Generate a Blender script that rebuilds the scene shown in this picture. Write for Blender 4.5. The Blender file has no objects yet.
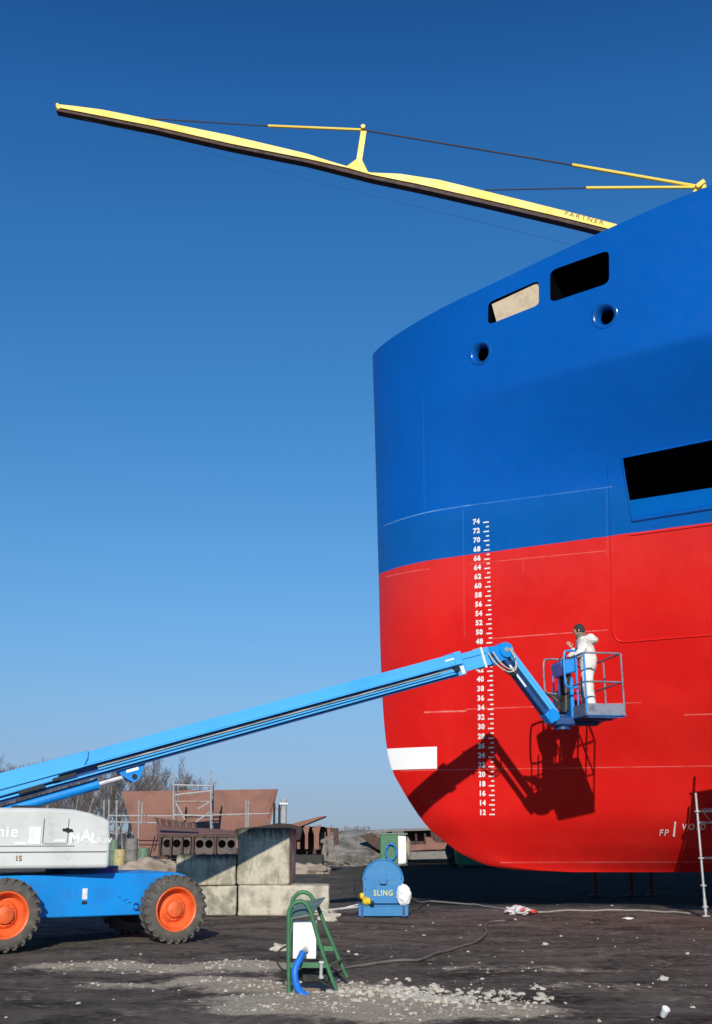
import bpy, bmesh, math, random
from mathutils import Vector as V, Matrix, noise, Quaternion
random.seed(7)
R = math.radians
scene = bpy.context.scene
COL = scene.collection
WM = {}

# ------------------------------------------------------------------ camera
F = 1100.0; EYE = 1.58; TH = math.atan(321.0 / F)
cam_d = bpy.data.cameras.new('camera'); cam = bpy.data.objects.new('camera', cam_d); COL.objects.link(cam)
cam.location = (0, 0, EYE); cam.rotation_euler = (math.pi/2 + TH, 0, 0)
cam_d.sensor_fit = 'VERTICAL'; cam_d.sensor_height = 36.0; cam_d.lens = F/1024*36.0
cam_d.clip_start = 0.1; cam_d.clip_end = 6000
scene.camera = cam
CT, ST = math.cos(TH), math.sin(TH)

def ray(px, py):
    u = (px-356)/F; v = (512-py)/F
    return V((u, CT-v*ST, ST+v*CT))
def at(px, py, Y):                       # a point of the place at distance Y
    r = ray(px, py); t = Y/r.y
    return V((r.x*t, Y, EYE+r.z*t))
def gr(px, py, Z=0.0):                   # a point on the level Z
    r = ray(px, py); t = (Z-EYE)/r.z
    return V((r.x*t, r.y*t, Z))

# ------------------------------------------------------------------ materials
def new_mat(name):
    m = bpy.data.materials.new(name); m.use_nodes = True
    nt = m.node_tree; b = nt.nodes['Principled BSDF']
    return m, nt, b
class NB:
    """little helper to write node graphs"""
    def __init__(s, nt): s.nt = nt; s.L = nt.links
    def n(s, t, **k):
        x = s.nt.nodes.new(t)
        for a, b in k.items(): setattr(x, a, b)
        return x
    def link(s, a, b): s.L.new(a, b)
    def val(s, sock, v):
        if hasattr(v, 'is_output') or isinstance(v, bpy.types.NodeSocket): s.link(v, sock)
        else: sock.default_value = v
    def math(s, op, a, b=0.0, c=0.0, clamp=False):
        x = s.n('ShaderNodeMath', operation=op, use_clamp=clamp)
        s.val(x.inputs[0], a); s.val(x.inputs[1], b); s.val(x.inputs[2], c)
        return x.outputs[0]
    def noise(s, vec, scale, detail=4, rough=.55, dist=0):
        x = s.n('ShaderNodeTexNoise'); s.link(vec, x.inputs['Vector'])
        x.inputs['Scale'].default_value = scale; x.inputs['Detail'].default_value = detail
        x.inputs['Roughness'].default_value = rough; x.inputs['Distortion'].default_value = dist
        return x.outputs['Fac']
    def ramp(s, fac, lo, hi, a=0.0, b=1.0):
        x = s.n('ShaderNodeMapRange', interpolation_type='SMOOTHSTEP'); s.link(fac, x.inputs[0])
        x.inputs[1].default_value = lo; x.inputs[2].default_value = hi
        x.inputs[3].default_value = a; x.inputs[4].default_value = b
        return x.outputs[0]
    def mix(s, fac, a, b, mode='MIX'):
        x = s.n('ShaderNodeMix', data_type='RGBA', blend_type=mode)
        s.val(x.inputs['Factor'], fac); s.val(x.inputs[6], a); s.val(x.inputs[7], b)
        return x.outputs[2]
    def bump(s, h, strength, dist):
        x = s.n('ShaderNodeBump'); s.link(h, x.inputs['Height'])
        x.inputs['Strength'].default_value = strength; x.inputs['Distance'].default_value = dist
        return x.outputs['Normal']
def c4(c): return (c[0], c[1], c[2], 1.0)

def mat(name, col, rough=.5, metal=0.0, col2=None, scale=5.0, lo=.45, hi=.7, bump=0.0, bscale=30.0, spec=.5, grime=0.0, coat=0.0):
    m, nt, b = new_mat(name); g = NB(nt)
    tc = g.n('ShaderNodeTexCoord'); P = tc.outputs['Object']
    if col2 is None: col2 = tuple(c*.72 for c in col)
    f = g.ramp(g.noise(P, scale, 6), lo, hi)
    c = g.mix(f, c4(col), c4(col2))
    if grime:
        f2 = g.ramp(g.noise(P, scale*3.1, 8, .7), .5, .75, 0, grime)
        c = g.mix(f2, c, c4((.035, .03, .025)))
    g.link(c, b.inputs['Base Color'])
    rr = g.ramp(g.noise(P, scale*2, 4), .3, .7, max(.03, rough-.08), min(1, rough+.1))
    g.link(rr, b.inputs['Roughness'])
    b.inputs['Metallic'].default_value = metal
    b.inputs['Specular IOR Level'].default_value = spec
    if coat: b.inputs['Coat Weight'].default_value = coat; b.inputs['Coat Roughness'].default_value = .12
    if bump: g.link(g.bump(g.noise(P, bscale, 6, .65), 1.0, bump), b.inputs['Normal'])
    return m

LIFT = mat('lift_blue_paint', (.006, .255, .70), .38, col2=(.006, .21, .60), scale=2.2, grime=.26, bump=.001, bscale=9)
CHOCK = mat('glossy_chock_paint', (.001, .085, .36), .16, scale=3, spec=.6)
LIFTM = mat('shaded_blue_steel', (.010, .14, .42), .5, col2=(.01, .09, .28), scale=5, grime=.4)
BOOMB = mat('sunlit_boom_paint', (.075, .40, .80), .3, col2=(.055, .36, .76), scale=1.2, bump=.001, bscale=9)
LIFTD = mat('dark_blue_paint', (.008, .055, .20), .45, scale=4, grime=.3)
COVER = mat('pale_grey_gelcoat', (.60, .62, .59), .42, col2=(.50, .52, .49), scale=2.0, grime=.22, lo=.4, hi=.75)
WHITE = mat('white_paint', (.80, .80, .78), .5, col2=(.72, .71, .68), scale=5)
SHEETW = mat('white_sheet_steel', (.80, .80, .77), .5, col2=(.66, .65, .6), scale=3, grime=.1)
MARK = mat('white_marking_paint', (.80, .79, .78), .5, col2=(.74, .66, .65), scale=9, lo=.5, hi=.8)
BLACK = mat('black_rubber', (.018, .018, .018), .7, scale=8)
DARK = mat('interior_shade', (.002, .0025, .004), .9, spec=.05)  # near-black colour paints in the shade inside the hull openings
TYRE = mat('tyre_rubber', (.085, .078, .066), .85, col2=(.14, .125, .10), scale=6, bump=.004, bscale=25)
ORANGE = mat('orange_rim_paint', (.80, .135, .03), .5, col2=(.60, .09, .02), scale=5, grime=.35)
CHROME = mat('polished_rod', (.80, .80, .80), .35, .35)
STEEL = mat('galvanised_tube', (.50, .50, .49), .45, .4, col2=(.36, .35, .33), scale=7, grime=.3)
RAILG = mat('worn_rail_paint', (.20, .22, .27), .5, .1, col2=(.10, .12, .16), scale=8, grime=.25)
YELLOW = mat('yellow_crane_paint', (.84, .62, .085), .45, col2=(.78, .54, .07), scale=.8)
ROPE = mat('steel_rope', (.03, .03, .04), .6)
CONC = mat('weathered_concrete', (.50, .46, .36), .9, col2=(.26, .24, .18), scale=2.6, lo=.42, hi=.7, grime=.6, bump=.012, bscale=14)
CONC2 = mat('stained_concrete', (.47, .43, .335), .9, col2=(.21, .195, .14), scale=3.4, lo=.42, hi=.68, grime=.75, bump=.012, bscale=11)
GREEN = mat('green_frame_paint', (.035, .16, .065), .5, col2=(.03, .11, .05), scale=8, grime=.35)
GREENSH = mat('faded_green_sheet', (.13, .20, .16), .55, col2=(.09, .14, .11), scale=6)
WINCH = mat('winch_blue_paint', (.010, .17, .40), .45, col2=(.02, .19, .40), scale=4, grime=.3)
HOSEB = mat('blue_hose_plastic', (.012, .16, .60), .4)
CREAM = mat('cream_hose_plastic', (.55, .52, .44), .6)
CABLE = mat('grey_cable_sheath', (.30, .28, .25), .7, grime=.35, scale=10)
CABLED = mat('dusty_hose_rubber', (.14, .125, .105), .8, grime=.3, scale=10)
PRIMER = mat('brown_primer_steel', (.23, .108, .075), .8, col2=(.185, .09, .064), scale=.9, grime=.22)
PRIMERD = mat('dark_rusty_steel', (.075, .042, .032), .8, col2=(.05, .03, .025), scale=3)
WEBST = mat('shaded_web_steel', (.115, .095, .083), .85, col2=(.07, .058, .05), scale=2)
DARKR = mat('shadow_black_steel', (.030, .020, .016), .85, col2=(.05, .03, .022), scale=3)  # shadow along the far plate edge, put into the base colour
GREYST = mat('grey_mill_steel', (.20, .182, .165), .8, col2=(.12, .11, .10), scale=4, grime=.3)
WOODP = mat('grey_scaffold_plank', (.30, .25, .18), .8, col2=(.2, .16, .11), scale=4)
PLY = mat('beige_plywood', (.62, .50, .34), .7, col2=(.50, .40, .27), scale=6)
BARK = mat('pale_bark', (.30, .27, .235), .9, col2=(.16, .14, .12), scale=2)
TWIG = mat('bare_twigs', (.135, .108, .097), .9, col2=(.09, .075, .068), scale=1)
SUIT = mat('white_coverall_fabric', (.74, .72, .66), .85, col2=(.52, .49, .43), scale=5, grime=.15, bump=.03, bscale=9)
SKIN = mat('skin', (.55, .33, .24), .6)
HAIRM = mat('dark_knit_cap', (.03, .028, .03), .9)
SCARF = mat('brown_scarf_fabric', (.20, .145, .10), .9)
BAGW = mat('white_plastic_sheet', (.83, .83, .83), .45, col2=(.7, .7, .72), scale=6)
BAGC = mat('clear_crumpled_plastic', (.58, .55, .55), .35, col2=(.42, .36, .36), scale=9)
BAGR = mat('red_print_plastic', (.55, .06, .05), .5)
YEL2 = mat('yellow_plastic', (.75, .55, .03), .4)
LETY = mat('yellow_lettering_paint', (.62, .60, .14), .6)
LETB = mat('brown_lettering_paint', (.22, .13, .03), .6)
PATCHW = mat('fresh_white_paint', (.90, .90, .89), .5, col2=(.89, .885, .87), scale=1)
LETW = mat('white_lettering_vinyl', (.86, .86, .85), .4)
STONE = mat('pale_rubble', (.52, .475, .395), .95, col2=(.33, .30, .245), scale=7, lo=.42, hi=.7, bump=.02, bscale=20)
MORT = mat('grey_gravel_heap', (.20, .185, .165), .95, col2=(.10, .092, .08), scale=1.5, bump=.1, bscale=3)
SACK = mat('dusty_tarp', (.33, .27, .21), .9, col2=(.22, .17, .13), scale=1.5)
PALEY = mat('faded_yellow_drum', (.42, .36, .17), .7, grime=.4)
MASK = mat('pale_green_drum', (.12, .19, .12), .7, grime=.3)

# ------------------------------------------------------------------ mesh builder
class MB:
    def __init__(s): s.bm = bmesh.new(); s.mi = 0
    def _faces(s, fs):
        for f in fs: f.material_index = s.mi
    def box(s, c, size, rot=None, bev=0.0, seg=1, taper=None):
        t = bmesh.new()
        bmesh.ops.create_cube(t, size=1.0)
        for v in t.verts:
            v.co = V((v.co.x*size[0], v.co.y*size[1], v.co.z*size[2]))
        if bev: bmesh.ops.bevel(t, geom=t.edges[:], offset=bev, segments=seg, affect='EDGES', profile=.5)
        M = rot.to_4x4() if rot is not None else Matrix.Identity(4)
        M = Matrix.Translation(V(c)) @ M
        s._add(t, M)
    def _add(s, t, M=None):
        mp = {}
        for v in t.verts:
            mp[v] = s.bm.verts.new(M @ v.co if M is not None else v.co)
        for f in t.faces:
            try:
                nf = s.bm.faces.new([mp[v] for v in f.verts]); nf.material_index = s.mi
            except ValueError: pass
        t.free()
    def prism(s, pts, vec, cap=True):
        vec = V(vec); a = [s.bm.verts.new(V(p)) for p in pts]; b = [s.bm.verts.new(V(p)+vec) for p in pts]
        n = len(a); fs = []
        for i in range(n): fs.append(s.bm.faces.new((a[i], a[(i+1) % n], b[(i+1) % n], b[i])))
        if cap: fs += [s.bm.faces.new(a[::-1]), s.bm.faces.new(b)]
        s._faces(fs)
        return fs
    def tube(s, pts, r, n=8, closed=False, cap=True):
        pts = [V(p) for p in pts]; N = len(pts)
        rad = r if isinstance(r, (list, tuple)) else [r]*N
        rings = []; up = None
        for i, p in enumerate(pts):
            if closed: d = pts[(i+1) % N]-pts[i-1]
            else: d = pts[min(i+1, N-1)]-pts[max(i-1, 0)]
            if d.length < 1e-9: d = V((0, 0, 1))
            d.normalize()
            if up is None:
                up = V((0, 0, 1)) if abs(d.z) < .9 else V((1, 0, 0))
            a = d.cross(up)
            if a.length < 1e-6: a = d.orthogonal()
            a.normalize(); up = a.cross(d).normalized()
            rings.append([s.bm.verts.new(p+(a*math.cos(k*2*math.pi/n)+up*math.sin(k*2*math.pi/n))*rad[i]) for k in range(n)])
        fs = []
        for i in range(N if closed else N-1):
            A = rings[i]; B = rings[(i+1) % N]
            for k in range(n): fs.append(s.bm.faces.new((A[k], A[(k+1) % n], B[(k+1) % n], B[k])))
        if cap and not closed and n > 2: fs += [s.bm.faces.new(rings[0][::-1]), s.bm.faces.new(rings[-1])]
        s._faces(fs)
    def lathe(s, prof, o, axis, n=32, closed=False):
        """prof: list of (radius, height along axis)"""
        o = V(o); axis = V(axis).normalized(); a = axis.orthogonal().normalized(); b = axis.cross(a)
        rings = []
        for r, h in prof:
            if r < 1e-6: rings.append([s.bm.verts.new(o+axis*h)])
            else: rings.append([s.bm.verts.new(o+axis*h+(a*math.cos(k*2*math.pi/n)+b*math.sin(k*2*math.pi/n))*r) for k in range(n)])
        fs = []; m = len(rings)
        for i in range(m if closed else m-1):
            A = rings[i]; B = rings[(i+1) % m]
            for k in range(n):
                k2 = (k+1) % n
                vs = []
                for q in ((A[k % len(A)]), A[k2 % len(A)], B[k2 % len(B)], B[k % len(B)]):
                    if q not in vs: vs.append(q)
                if len(vs) > 2: fs.append(s.bm.faces.new(vs))
        s._faces(fs)
    def blob(s, c, size, seed=0, sub=2, rough=.25, fr=1.6, rot=0):
        t = bmesh.new(); bmesh.ops.create_icosphere(t, subdivisions=sub, radius=1.0)
        Mz = Matrix.Rotation(rot, 3, 'Z')
        for v in t.verts:
            k = 1+rough*noise.noise(v.co*fr+V((seed*7.3, seed*3.1, seed*1.7)))
            v.co = Mz @ V((v.co.x*size[0]*k, v.co.y*size[1]*k, v.co.z*size[2]*k))
        s._add(t, Matrix.Translation(V(c)))
    def build(s, name, mats, parent=None, smooth=35, local=False, doubles=0, normals=True):
        bm = s.bm
        if doubles: bmesh.ops.remove_doubles(bm, verts=bm.verts[:], dist=doubles)
        if normals: bmesh.ops.recalc_face_normals(bm, faces=bm.faces[:])
        if parent is not None and not local:
            inv = WM[parent.name].inverted()
            for v in bm.verts: v.co = inv @ v.co
        me = bpy.data.meshes.new(name); bm.to_mesh(me); bm.free()
        for m in (mats if isinstance(mats, (list, tuple)) else [mats]): me.materials.append(m)
        if smooth:
            me.polygons.foreach_set('use_smooth', [True]*len(me.polygons))
            me.set_sharp_from_angle(angle=R(smooth))
        o = bpy.data.objects.new(name, me); COL.objects.link(o)
        if parent is not None:
            o.parent = parent; WM[o.name] = WM[parent.name].copy()
        else: WM[o.name] = Matrix.Identity(4)
        return o

def tag(o, label=None, cat=None, group=None, kind=None):
    if label: o['label'] = label
    if cat: o['category'] = cat
    if group: o['group'] = group
    if kind: o['kind'] = kind
    return o
def empty(name, loc, label, cat, rz=0.0, group=None):
    o = bpy.data.objects.new(name, None); COL.objects.link(o); o.empty_display_size = .2
    o.location = loc; o.rotation_euler = (0, 0, rz)
    WM[o.name] = Matrix.Translation(V(loc)) @ Matrix.Rotation(rz, 4, 'Z')
    return tag(o, label, cat, group)
def copy_tree(o, loc, rz, sc=None, label=None, parent=None):
    c = o.copy(); COL.objects.link(c)
    if parent is None:
        c.location = loc; c.rotation_euler = (0, 0, rz)
        if sc: c.scale = sc
        if label: c['label'] = label
    else: c.parent = parent
    for ch in list(o.children): copy_tree(ch, None, None, parent=c)
    return c
def curve_pts(pts, k=6):
    """Catmull-Rom through the points"""
    pts = [V(p) for p in pts]; out = []
    for i in range(len(pts)-1):
        p0 = pts[max(i-1, 0)]; p1 = pts[i]; p2 = pts[i+1]; p3 = pts[min(i+2, len(pts)-1)]
        for j in range(k):
            t = j/k
            out.append(.5*((2*p1)+(p2-p0)*t+(2*p0-5*p1+4*p2-p3)*t*t+(3*p1-p0-3*p2+p3)*t**3))
    out.append(pts[-1]); return out
def text_bm(s, size, bold=0.0, align='CENTER', spacing=1.0):
    cu = bpy.data.curves.new('text', 'FONT'); cu.body = s; cu.size = size; cu.offset = bold
    cu.align_x = align; cu.resolution_u = 3; cu.space_character = spacing
    o = bpy.data.objects.new('text', cu); COL.objects.link(o)
    dg = bpy.context.evaluated_depsgraph_get(); me = bpy.data.meshes.new_from_object(o.evaluated_get(dg))
    t = bmesh.new(); t.from_mesh(me); bpy.data.objects.remove(o); bpy.data.meshes.remove(me); bpy.data.curves.remove(cu)
    return t

# ------------------------------------------------------------------ sun and sky
SUN_EL, SUN_AZ = R(22.6), R(182.0)       # azimuth from +Y clockwise: the sun stands behind the viewer
sd = V((math.sin(SUN_AZ)*math.cos(SUN_EL), math.cos(SUN_AZ)*math.cos(SUN_EL), math.sin(SUN_EL)))
sl = bpy.data.lights.new('sun', 'SUN'); so = bpy.data.objects.new('sun', sl); COL.objects.link(so)
sl.energy = 4.5; sl.angle = R(.53); sl.color = (1.0, .94, .85)
so.rotation_euler = (-sd).to_track_quat('-Z', 'Y').to_euler(); so.location = (0, -20, 30)
w = bpy.data.worlds.new('World'); scene.world = w; w.use_nodes = True
g = NB(w.node_tree); bg = w.node_tree.nodes['Background']
sky = g.n('ShaderNodeTexSky'); sky.sky_type = 'NISHITA'; sky.sun_disc = False
sky.sun_elevation = SUN_EL; sky.sun_rotation = SUN_AZ; sky.altitude = 0; sky.air_density = 1.0; sky.dust_density = .4; sky.ozone_density = 3.0
tc = g.n('ShaderNodeTexCoord'); sx = g.n('ShaderNodeSeparateXYZ'); g.link(tc.outputs['Generated'], sx.inputs[0])
cr = g.n('ShaderNodeValToRGB'); g.link(sx.outputs['Z'], cr.inputs['Fac']); cr.color_ramp.interpolation = 'LINEAR'
# clear polarised spring sky: deep blue overhead, grey haze at the horizon
TINT = [(0.0, (.545, .76, 1.36)), (.028, (.50, .65, 1.12)), (.071, (.576, .715, 1.052)), (.114, (.63, .84, 1.10)), (.185, (.615, .965, 1.24)), (.247, (.575, 1.03, 1.32)), (.376, (.45, 1.06, 1.43)), (.495, (.37, 1.05, 1.54)), (.599, (.275, .93, 1.52)), (.66, (.21, .76, 1.33))]
while len(cr.color_ramp.elements) < len(TINT): cr.color_ramp.elements.new(.5)
for e_, (p_, c_) in zip(cr.color_ramp.elements, TINT): e_.position = p_
for e_, (p_, c_) in zip(cr.color_ramp.elements, TINT): e_.color = (c_[0]/1.6, c_[1]/1.6, c_[2]/1.6, 1)
tint = cr.outputs['Color']
skc = g.mix(1.0, sky.outputs[0], tint, 'MULTIPLY')
g.link(skc, bg.inputs['Color']); bg.inputs['Strength'].default_value = .136
scene.view_settings.view_transform = 'Standard'; scene.view_settings.look = 'None'
scene.view_settings.exposure = 0; scene.view_settings.gamma = 1
scene.cycles.max_bounces = 6

# ------------------------------------------------------------------ ground
def rub(x, y):
    """how much pale rubble lies on the dark soil here"""
    f = 0.0
    for (px, py, rx, ry, a) in RUB:
        c = gr(px, py); q = ((x-c.x)/rx)**2+((y-c.y)/ry)**2
        if q < 4: f = max(f, a*math.exp(-q*1.3))
    n = noise.noise(V((x*1.1, y*.8, 3.3)))*.5+noise.noise(V((x*3.3, y*2.4, 9.1)))*.35
    return max(0, min(1, f*(1.15+.8*n)))
RUB = [(95, 967, 1.0, .55, .5), (175, 968, .9, .5, .62), (240, 965, .9, .55, .7), (120, 985, .5, .25, .55), (230, 980, .7, .4, .8), (290, 985, .9, .55, 1.0), (340, 993, .85, .5, 1.0), (375, 998, .7, .5, 1.0),
       (400, 1004, .8, .42, 1.0), (460, 1010, .7, .38, 1.0), (515, 1012, .45, .3, .8), (310, 1008, 1.0, .4, .95), (260, 1000, .6, .3, .8), (410, 1016, 1.0, .3, .9), (470, 968, .5, .3, .22), (560, 968, .7, .3, .25), (610, 985, .8, .3, .2)]
def gh(x, y):
    k = max(0, min(1, (y-7)/1.5))*max(0, min(1, (38-y)/6))*max(0, min(1, (15.5-abs(x))/3))
    h = .045*noise.noise(V((x*.45, y*.35, 0)))+.03*noise.noise(V((x*1.5, y*1.3, 5)))+.014*noise.noise(V((x*4.5, y*4.2, 8)))
    return k*(h-.01)+.03*rub(x, y)*k
mb = MB(); gx = [-16+.16*i for i in range(201)]; gy = [6+.16*j for j in range(213)]
grid = []; rb = []
for y in gy:
    row = []
    for x in gx:
        row.append(mb.bm.verts.new((x, y, gh(x, y)))); rb.append(rub(x, y))
    grid.append(row)
for j in range(len(gy)-1):
    for i in range(len(gx)-1):
        mb.bm.faces.new((grid[j][i], grid[j][i+1], grid[j+1][i+1], grid[j+1][i]))
x0, x1, y0_, y1 = gx[0], gx[-1], gy[0], gy[-1]; B = 3500
for q in (((-B, -B), (B, -B), (B, y0_), (-B, y0_)), ((-B, y0_), (x0, y0_), (x0, y1), (-B, y1)), ((x1, y0_), (B, y0_), (B, y1), (x1, y1)), ((-B, y1), (B, y1), (B, B), (-B, B))):
    mb.bm.faces.new([mb.bm.verts.new((a, b, 0)) for a, b in q])
m, nt, b = new_mat('dark_yard_soil'); g = NB(nt)
geo = g.n('ShaderNodeNewGeometry'); P = geo.outputs['Position']
at_ = g.n('ShaderNodeAttribute', attribute_name='rubble')
mp = g.n('ShaderNodeMapping'); g.link(P, mp.inputs['Vector']); mp.inputs['Scale'].default_value = (.75, 1.15, 1)
n1 = g.noise(P, .35, 6, .6); n2 = g.noise(P, 2.2, 8, .65); n3 = g.noise(P, 34, 8, .75); n4 = g.noise(mp.outputs[0], 1.1, 9, .68, .8); n5 = g.noise(P, 7.5, 8, .7)
c = g.mix(g.ramp(n1, .35, .65), (.098, .084, .069, 1), (.160, .136, .109, 1))
c = g.mix(g.ramp(n4, .46, .70, 0, .75), c, (.235, .203, .164, 1))
c = g.mix(g.ramp(n4, .34, .52, .85, 0), c, (.032, .028, .024, 1))
c = g.mix(g.ramp(n5, .42, .70, 0, .55), c, (.215, .185, .148, 1))
c = g.mix(g.ramp(n5, .30, .46, .65, 0), c, (.036, .031, .026, 1))
c = g.mix(g.ramp(n3, .56, .74, 0, .6), c, (.20, .178, .15, 1))
pe = g.math('ADD', at_.outputs['Fac'], g.math('MULTIPLY', g.math('SUBTRACT', n2, .5), 1.0))
pe = g.math('ADD', pe, g.math('MULTIPLY', g.math('SUBTRACT', n5, .5), .9))
peb = g.mix(g.ramp(n3, .32, .68), (.40, .335, .245, 1), (.76, .65, .48, 1))
c = g.mix(g.ramp(pe, .06, .46, 0, .95), c, peb)
vo = g.n('ShaderNodeTexVoronoi'); g.link(P, vo.inputs['Vector']); vo.inputs['Scale'].default_value = 13.0
spk = g.math('MULTIPLY', g.ramp(vo.outputs['Distance'], .08, .16, 1, 0), g.ramp(n2, .50, .66))
c = g.mix(g.math('MULTIPLY', spk, .5), c, (.27, .24, .20, 1))
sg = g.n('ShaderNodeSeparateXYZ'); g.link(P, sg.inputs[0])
under_shade = g.math('MULTIPLY', g.ramp(sg.outputs['Y'], 25.2, 28.0), g.ramp(g.math('ADD', sg.outputs['X'], g.math('MULTIPLY', n1, 2.0)), -.5, 3.5))
c = g.mix(g.math('MULTIPLY', under_shade, .88), c, (.010, .009, .008, 1))      # hull's shade painted into the soil colour under the ship
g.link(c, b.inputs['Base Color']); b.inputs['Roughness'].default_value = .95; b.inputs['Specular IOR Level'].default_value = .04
hh = g.math('ADD', g.math('MULTIPLY', n2, .45), g.math('MULTIPLY', n3, .35)); hh = g.math('ADD', hh, g.math('MULTIPLY', n5, .55)); hh = g.math('ADD', hh, g.math('MULTIPLY', spk, .1))
g.link(g.bump(hh, 1.0, .10), b.inputs['Normal'])
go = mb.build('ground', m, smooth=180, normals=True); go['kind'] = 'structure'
ca = go.data.attributes.new('rubble', 'FLOAT', 'POINT')
ca.data.foreach_set('value', rb+[0.0]*(len(go.data.vertices)-len(rb)))
if go.data.polygons[0].normal.z < 0: go.data.flip_normals()

def rock_mesh(mbb, c, s, seed):
    mbb.blob((c[0], c[1], c[2]+s*.25), (s*random.uniform(.8, 1.3), s*random.uniform(.7, 1.1), s*random.uniform(.45, .75)), seed, 1 if s < .022 else 2, .7, 1.3, random.uniform(0, 6))
mb = MB(); k = 0; tries = 0
while k < 2200 and tries < 120000:
    tries += 1
    y = random.uniform(9.5, 19); x = random.uniform(-6, 4.5)
    d = rub(x, y)
    if random.random() < (d**1.5*.5)*max(0, min(1, .5+1.6*noise.noise(V((x*2.6, y*2.2, 7))))) or random.random() < .0007:
        s = .004+.020*random.random()**3
        if d > .55 and random.random() < .02: s += .015
        rock_mesh(mb, (x, y, gh(x, y)-s*.2), s, k); k += 1
for i in range(620):                                            # the heaped edge of lumps
    px = random.triangular(318, 560, 400); t = (px-318)/242
    p = gr(px, 987+t*15+random.gauss(0, 4.2+3*t)); s = .008+.042*random.random()**2.2*(1-.25*t)
    rock_mesh(mb, (p.x, p.y, gh(p.x, p.y)-s*.1), s, 3000+i)
tag(mb.build('rubble', STONE, smooth=0), 'pale crushed stone and rubble strewn over the dark soil in front', 'rubble', kind='stuff')
mb = MB()
for i in range(170):
    y = random.uniform(11, 27); x = random.uniform(-3, .34*y)
    s = .007+.022*random.random()**5
    rock_mesh(mb, (x, y, gh(x, y)-s*.1), s, 5000+i)
tag(mb.build('pebbles', STONE, smooth=0), 'small pale pebbles scattered over the black yard soil', 'pebbles', kind='stuff')

# ------------------------------------------------------------------ ship hull
YC = 25.4; KZ = .76
def pchip(xs, ys):
    n = len(xs); h = [xs[i+1]-xs[i] for i in range(n-1)]; d = [(ys[i+1]-ys[i])/h[i] for i in range(n-1)]
    mm = [d[0]]+[0 if d[i-1]*d[i] <= 0 else 2*d[i-1]*d[i]/(d[i-1]+d[i]) for i in range(1, n-1)]+[d[-1]]
    def f(x):
        if x <= xs[0]: return ys[0]
        if x >= xs[-1]: return ys[-1]
        i = 0
        while x > xs[i+1]: i += 1
        t = (x-xs[i])/h[i]
        return ((1+2*t)*(1-t)**2)*ys[i]+t*(1-t)**2*h[i]*mm[i]+t*t*(3-2*t)*ys[i+1]+t*t*(t-1)*h[i]*mm[i+1]
    return f
_st = [(.76, 4.3), (.80, 3.5), (.88, 2.95), (.97, 2.70), (1.18, 2.26), (1.41, 1.95), (1.67, 1.63), (2.05, 1.33), (2.58, 1.0), (2.93, .82), (3.5, .69), (4.12, .63), (4.76, .595), (5.9, .56), (7.6, .53), (10.6, .47), (14, .39)]
stem = pchip([a for a, _ in _st], [b for _, b in _st])
KN = 10.9
_lo = [(.76, .0, .10, .5), (1.06, .10, .12, .6), (1.4, .17, .20, .8), (2.0, .24, .32, .9), (2.9, .31, .30, 1.3), (4.2, .41, .44, 1.3), (5.7, .475, .64, 1.3), (7.55, .535, .83, 1.4), (8.5, .555, .96, 1.5), (KN, .775, 1.0, 2.0)]
_hi = [(KN, .775, 1.0, 2.0), (12.2, .775, 1.12, 2.1), (14.0, .785, 1.28, 2.2)]
fl = [pchip([r[0] for r in _lo], [r[k] for r in _lo]) for k in (1, 2, 3)]
fh = [pchip([r[0] for r in _hi], [r[k] for r in _hi]) for k in (1, 2, 3)]
def ztop(x):
    t = max(0, min(1, (x-.4)/7.5)); return 13.05+.90*t*t*(3-2*t)*.6+.36*t
def hb(x, z):
    m_, n_, r_ = [f(z) for f in (fl if z <= KN else fh)]
    s = max(0.0, x-stem(z)); q = min(s/r_, 1.0)
    u_ = max(0, 1-(1-q)**2); k_ = max(.12, min(.75, .2+(z-5.5)*.1)); bb = m_*s+n_*(k_*math.sqrt(u_)+(1-k_)*u_)
    cap = 8.6
    return bb/(1+(bb/cap)**6)**(1/6)
def hp(x, z): return V((x, YC-hb(x, z), z))
def hn(x, z):
    e = .02; a = hp(x+e, z)-hp(x-e, z); c = hp(x, z+e)-hp(x, z-e)
    n = a.cross(c); n.normalize()
    return n if n.y < 0 else -n
def hpx(px, py):
    """x, z of the hull plating that is met in this direction"""
    lo, hi = 8.0, 25.4
    r = ray(px, py)
    Y = 12.0; prev = None
    while Y < 25.6:
        p = at(px, py, Y)
        if Y >= YC-hb(p.x, p.z): break
        Y += .02
    return p.x, p.z
NS, NZ = 170, 150; QM = math.sqrt(29.5)
def hz(t): return t
mb = MB(); port = []; star = []
for j in range(NZ+1):
    t = j/NZ; rp = []; rs = []
    t = t**1.15
    for i in range(NS+1):
        q = QM*i/NS; zz = KZ+t*(ztop(.5+q*q)-KZ); x = stem(zz)+q*q*(30-stem(zz))/29.5
        bb = hb(x, zz)
        a = mb.bm.verts.new((x, YC-bb, zz)); rp.append(a)
        rs.append(a if i == 0 else mb.bm.verts.new((x, YC+bb, zz)))
    port.append(rp); star.append(rs)
for j in range(NZ):
    for i in range(NS):
        for g_ in (port, star):
            vs = []
            for v_ in (g_[j][i], g_[j][i+1], g_[j+1][i+1], g_[j+1][i]):
                if v_ not in vs: vs.append(v_)
            mb.bm.faces.new(vs)
for i in range(NS):                                   # bottom plate and deck
    for g_ in (0, NZ):
        vs = []
        for v_ in (port[g_][i], port[g_][i+1], star[g_][i+1], star[g_][i]):
            if v_ not in vs: vs.append(v_)
        mb.bm.faces.new(vs)
for j in range(NZ): mb.bm.faces.new((port[j][NS], port[j+1][NS], star[j+1][NS], star[j][NS]))

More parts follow.
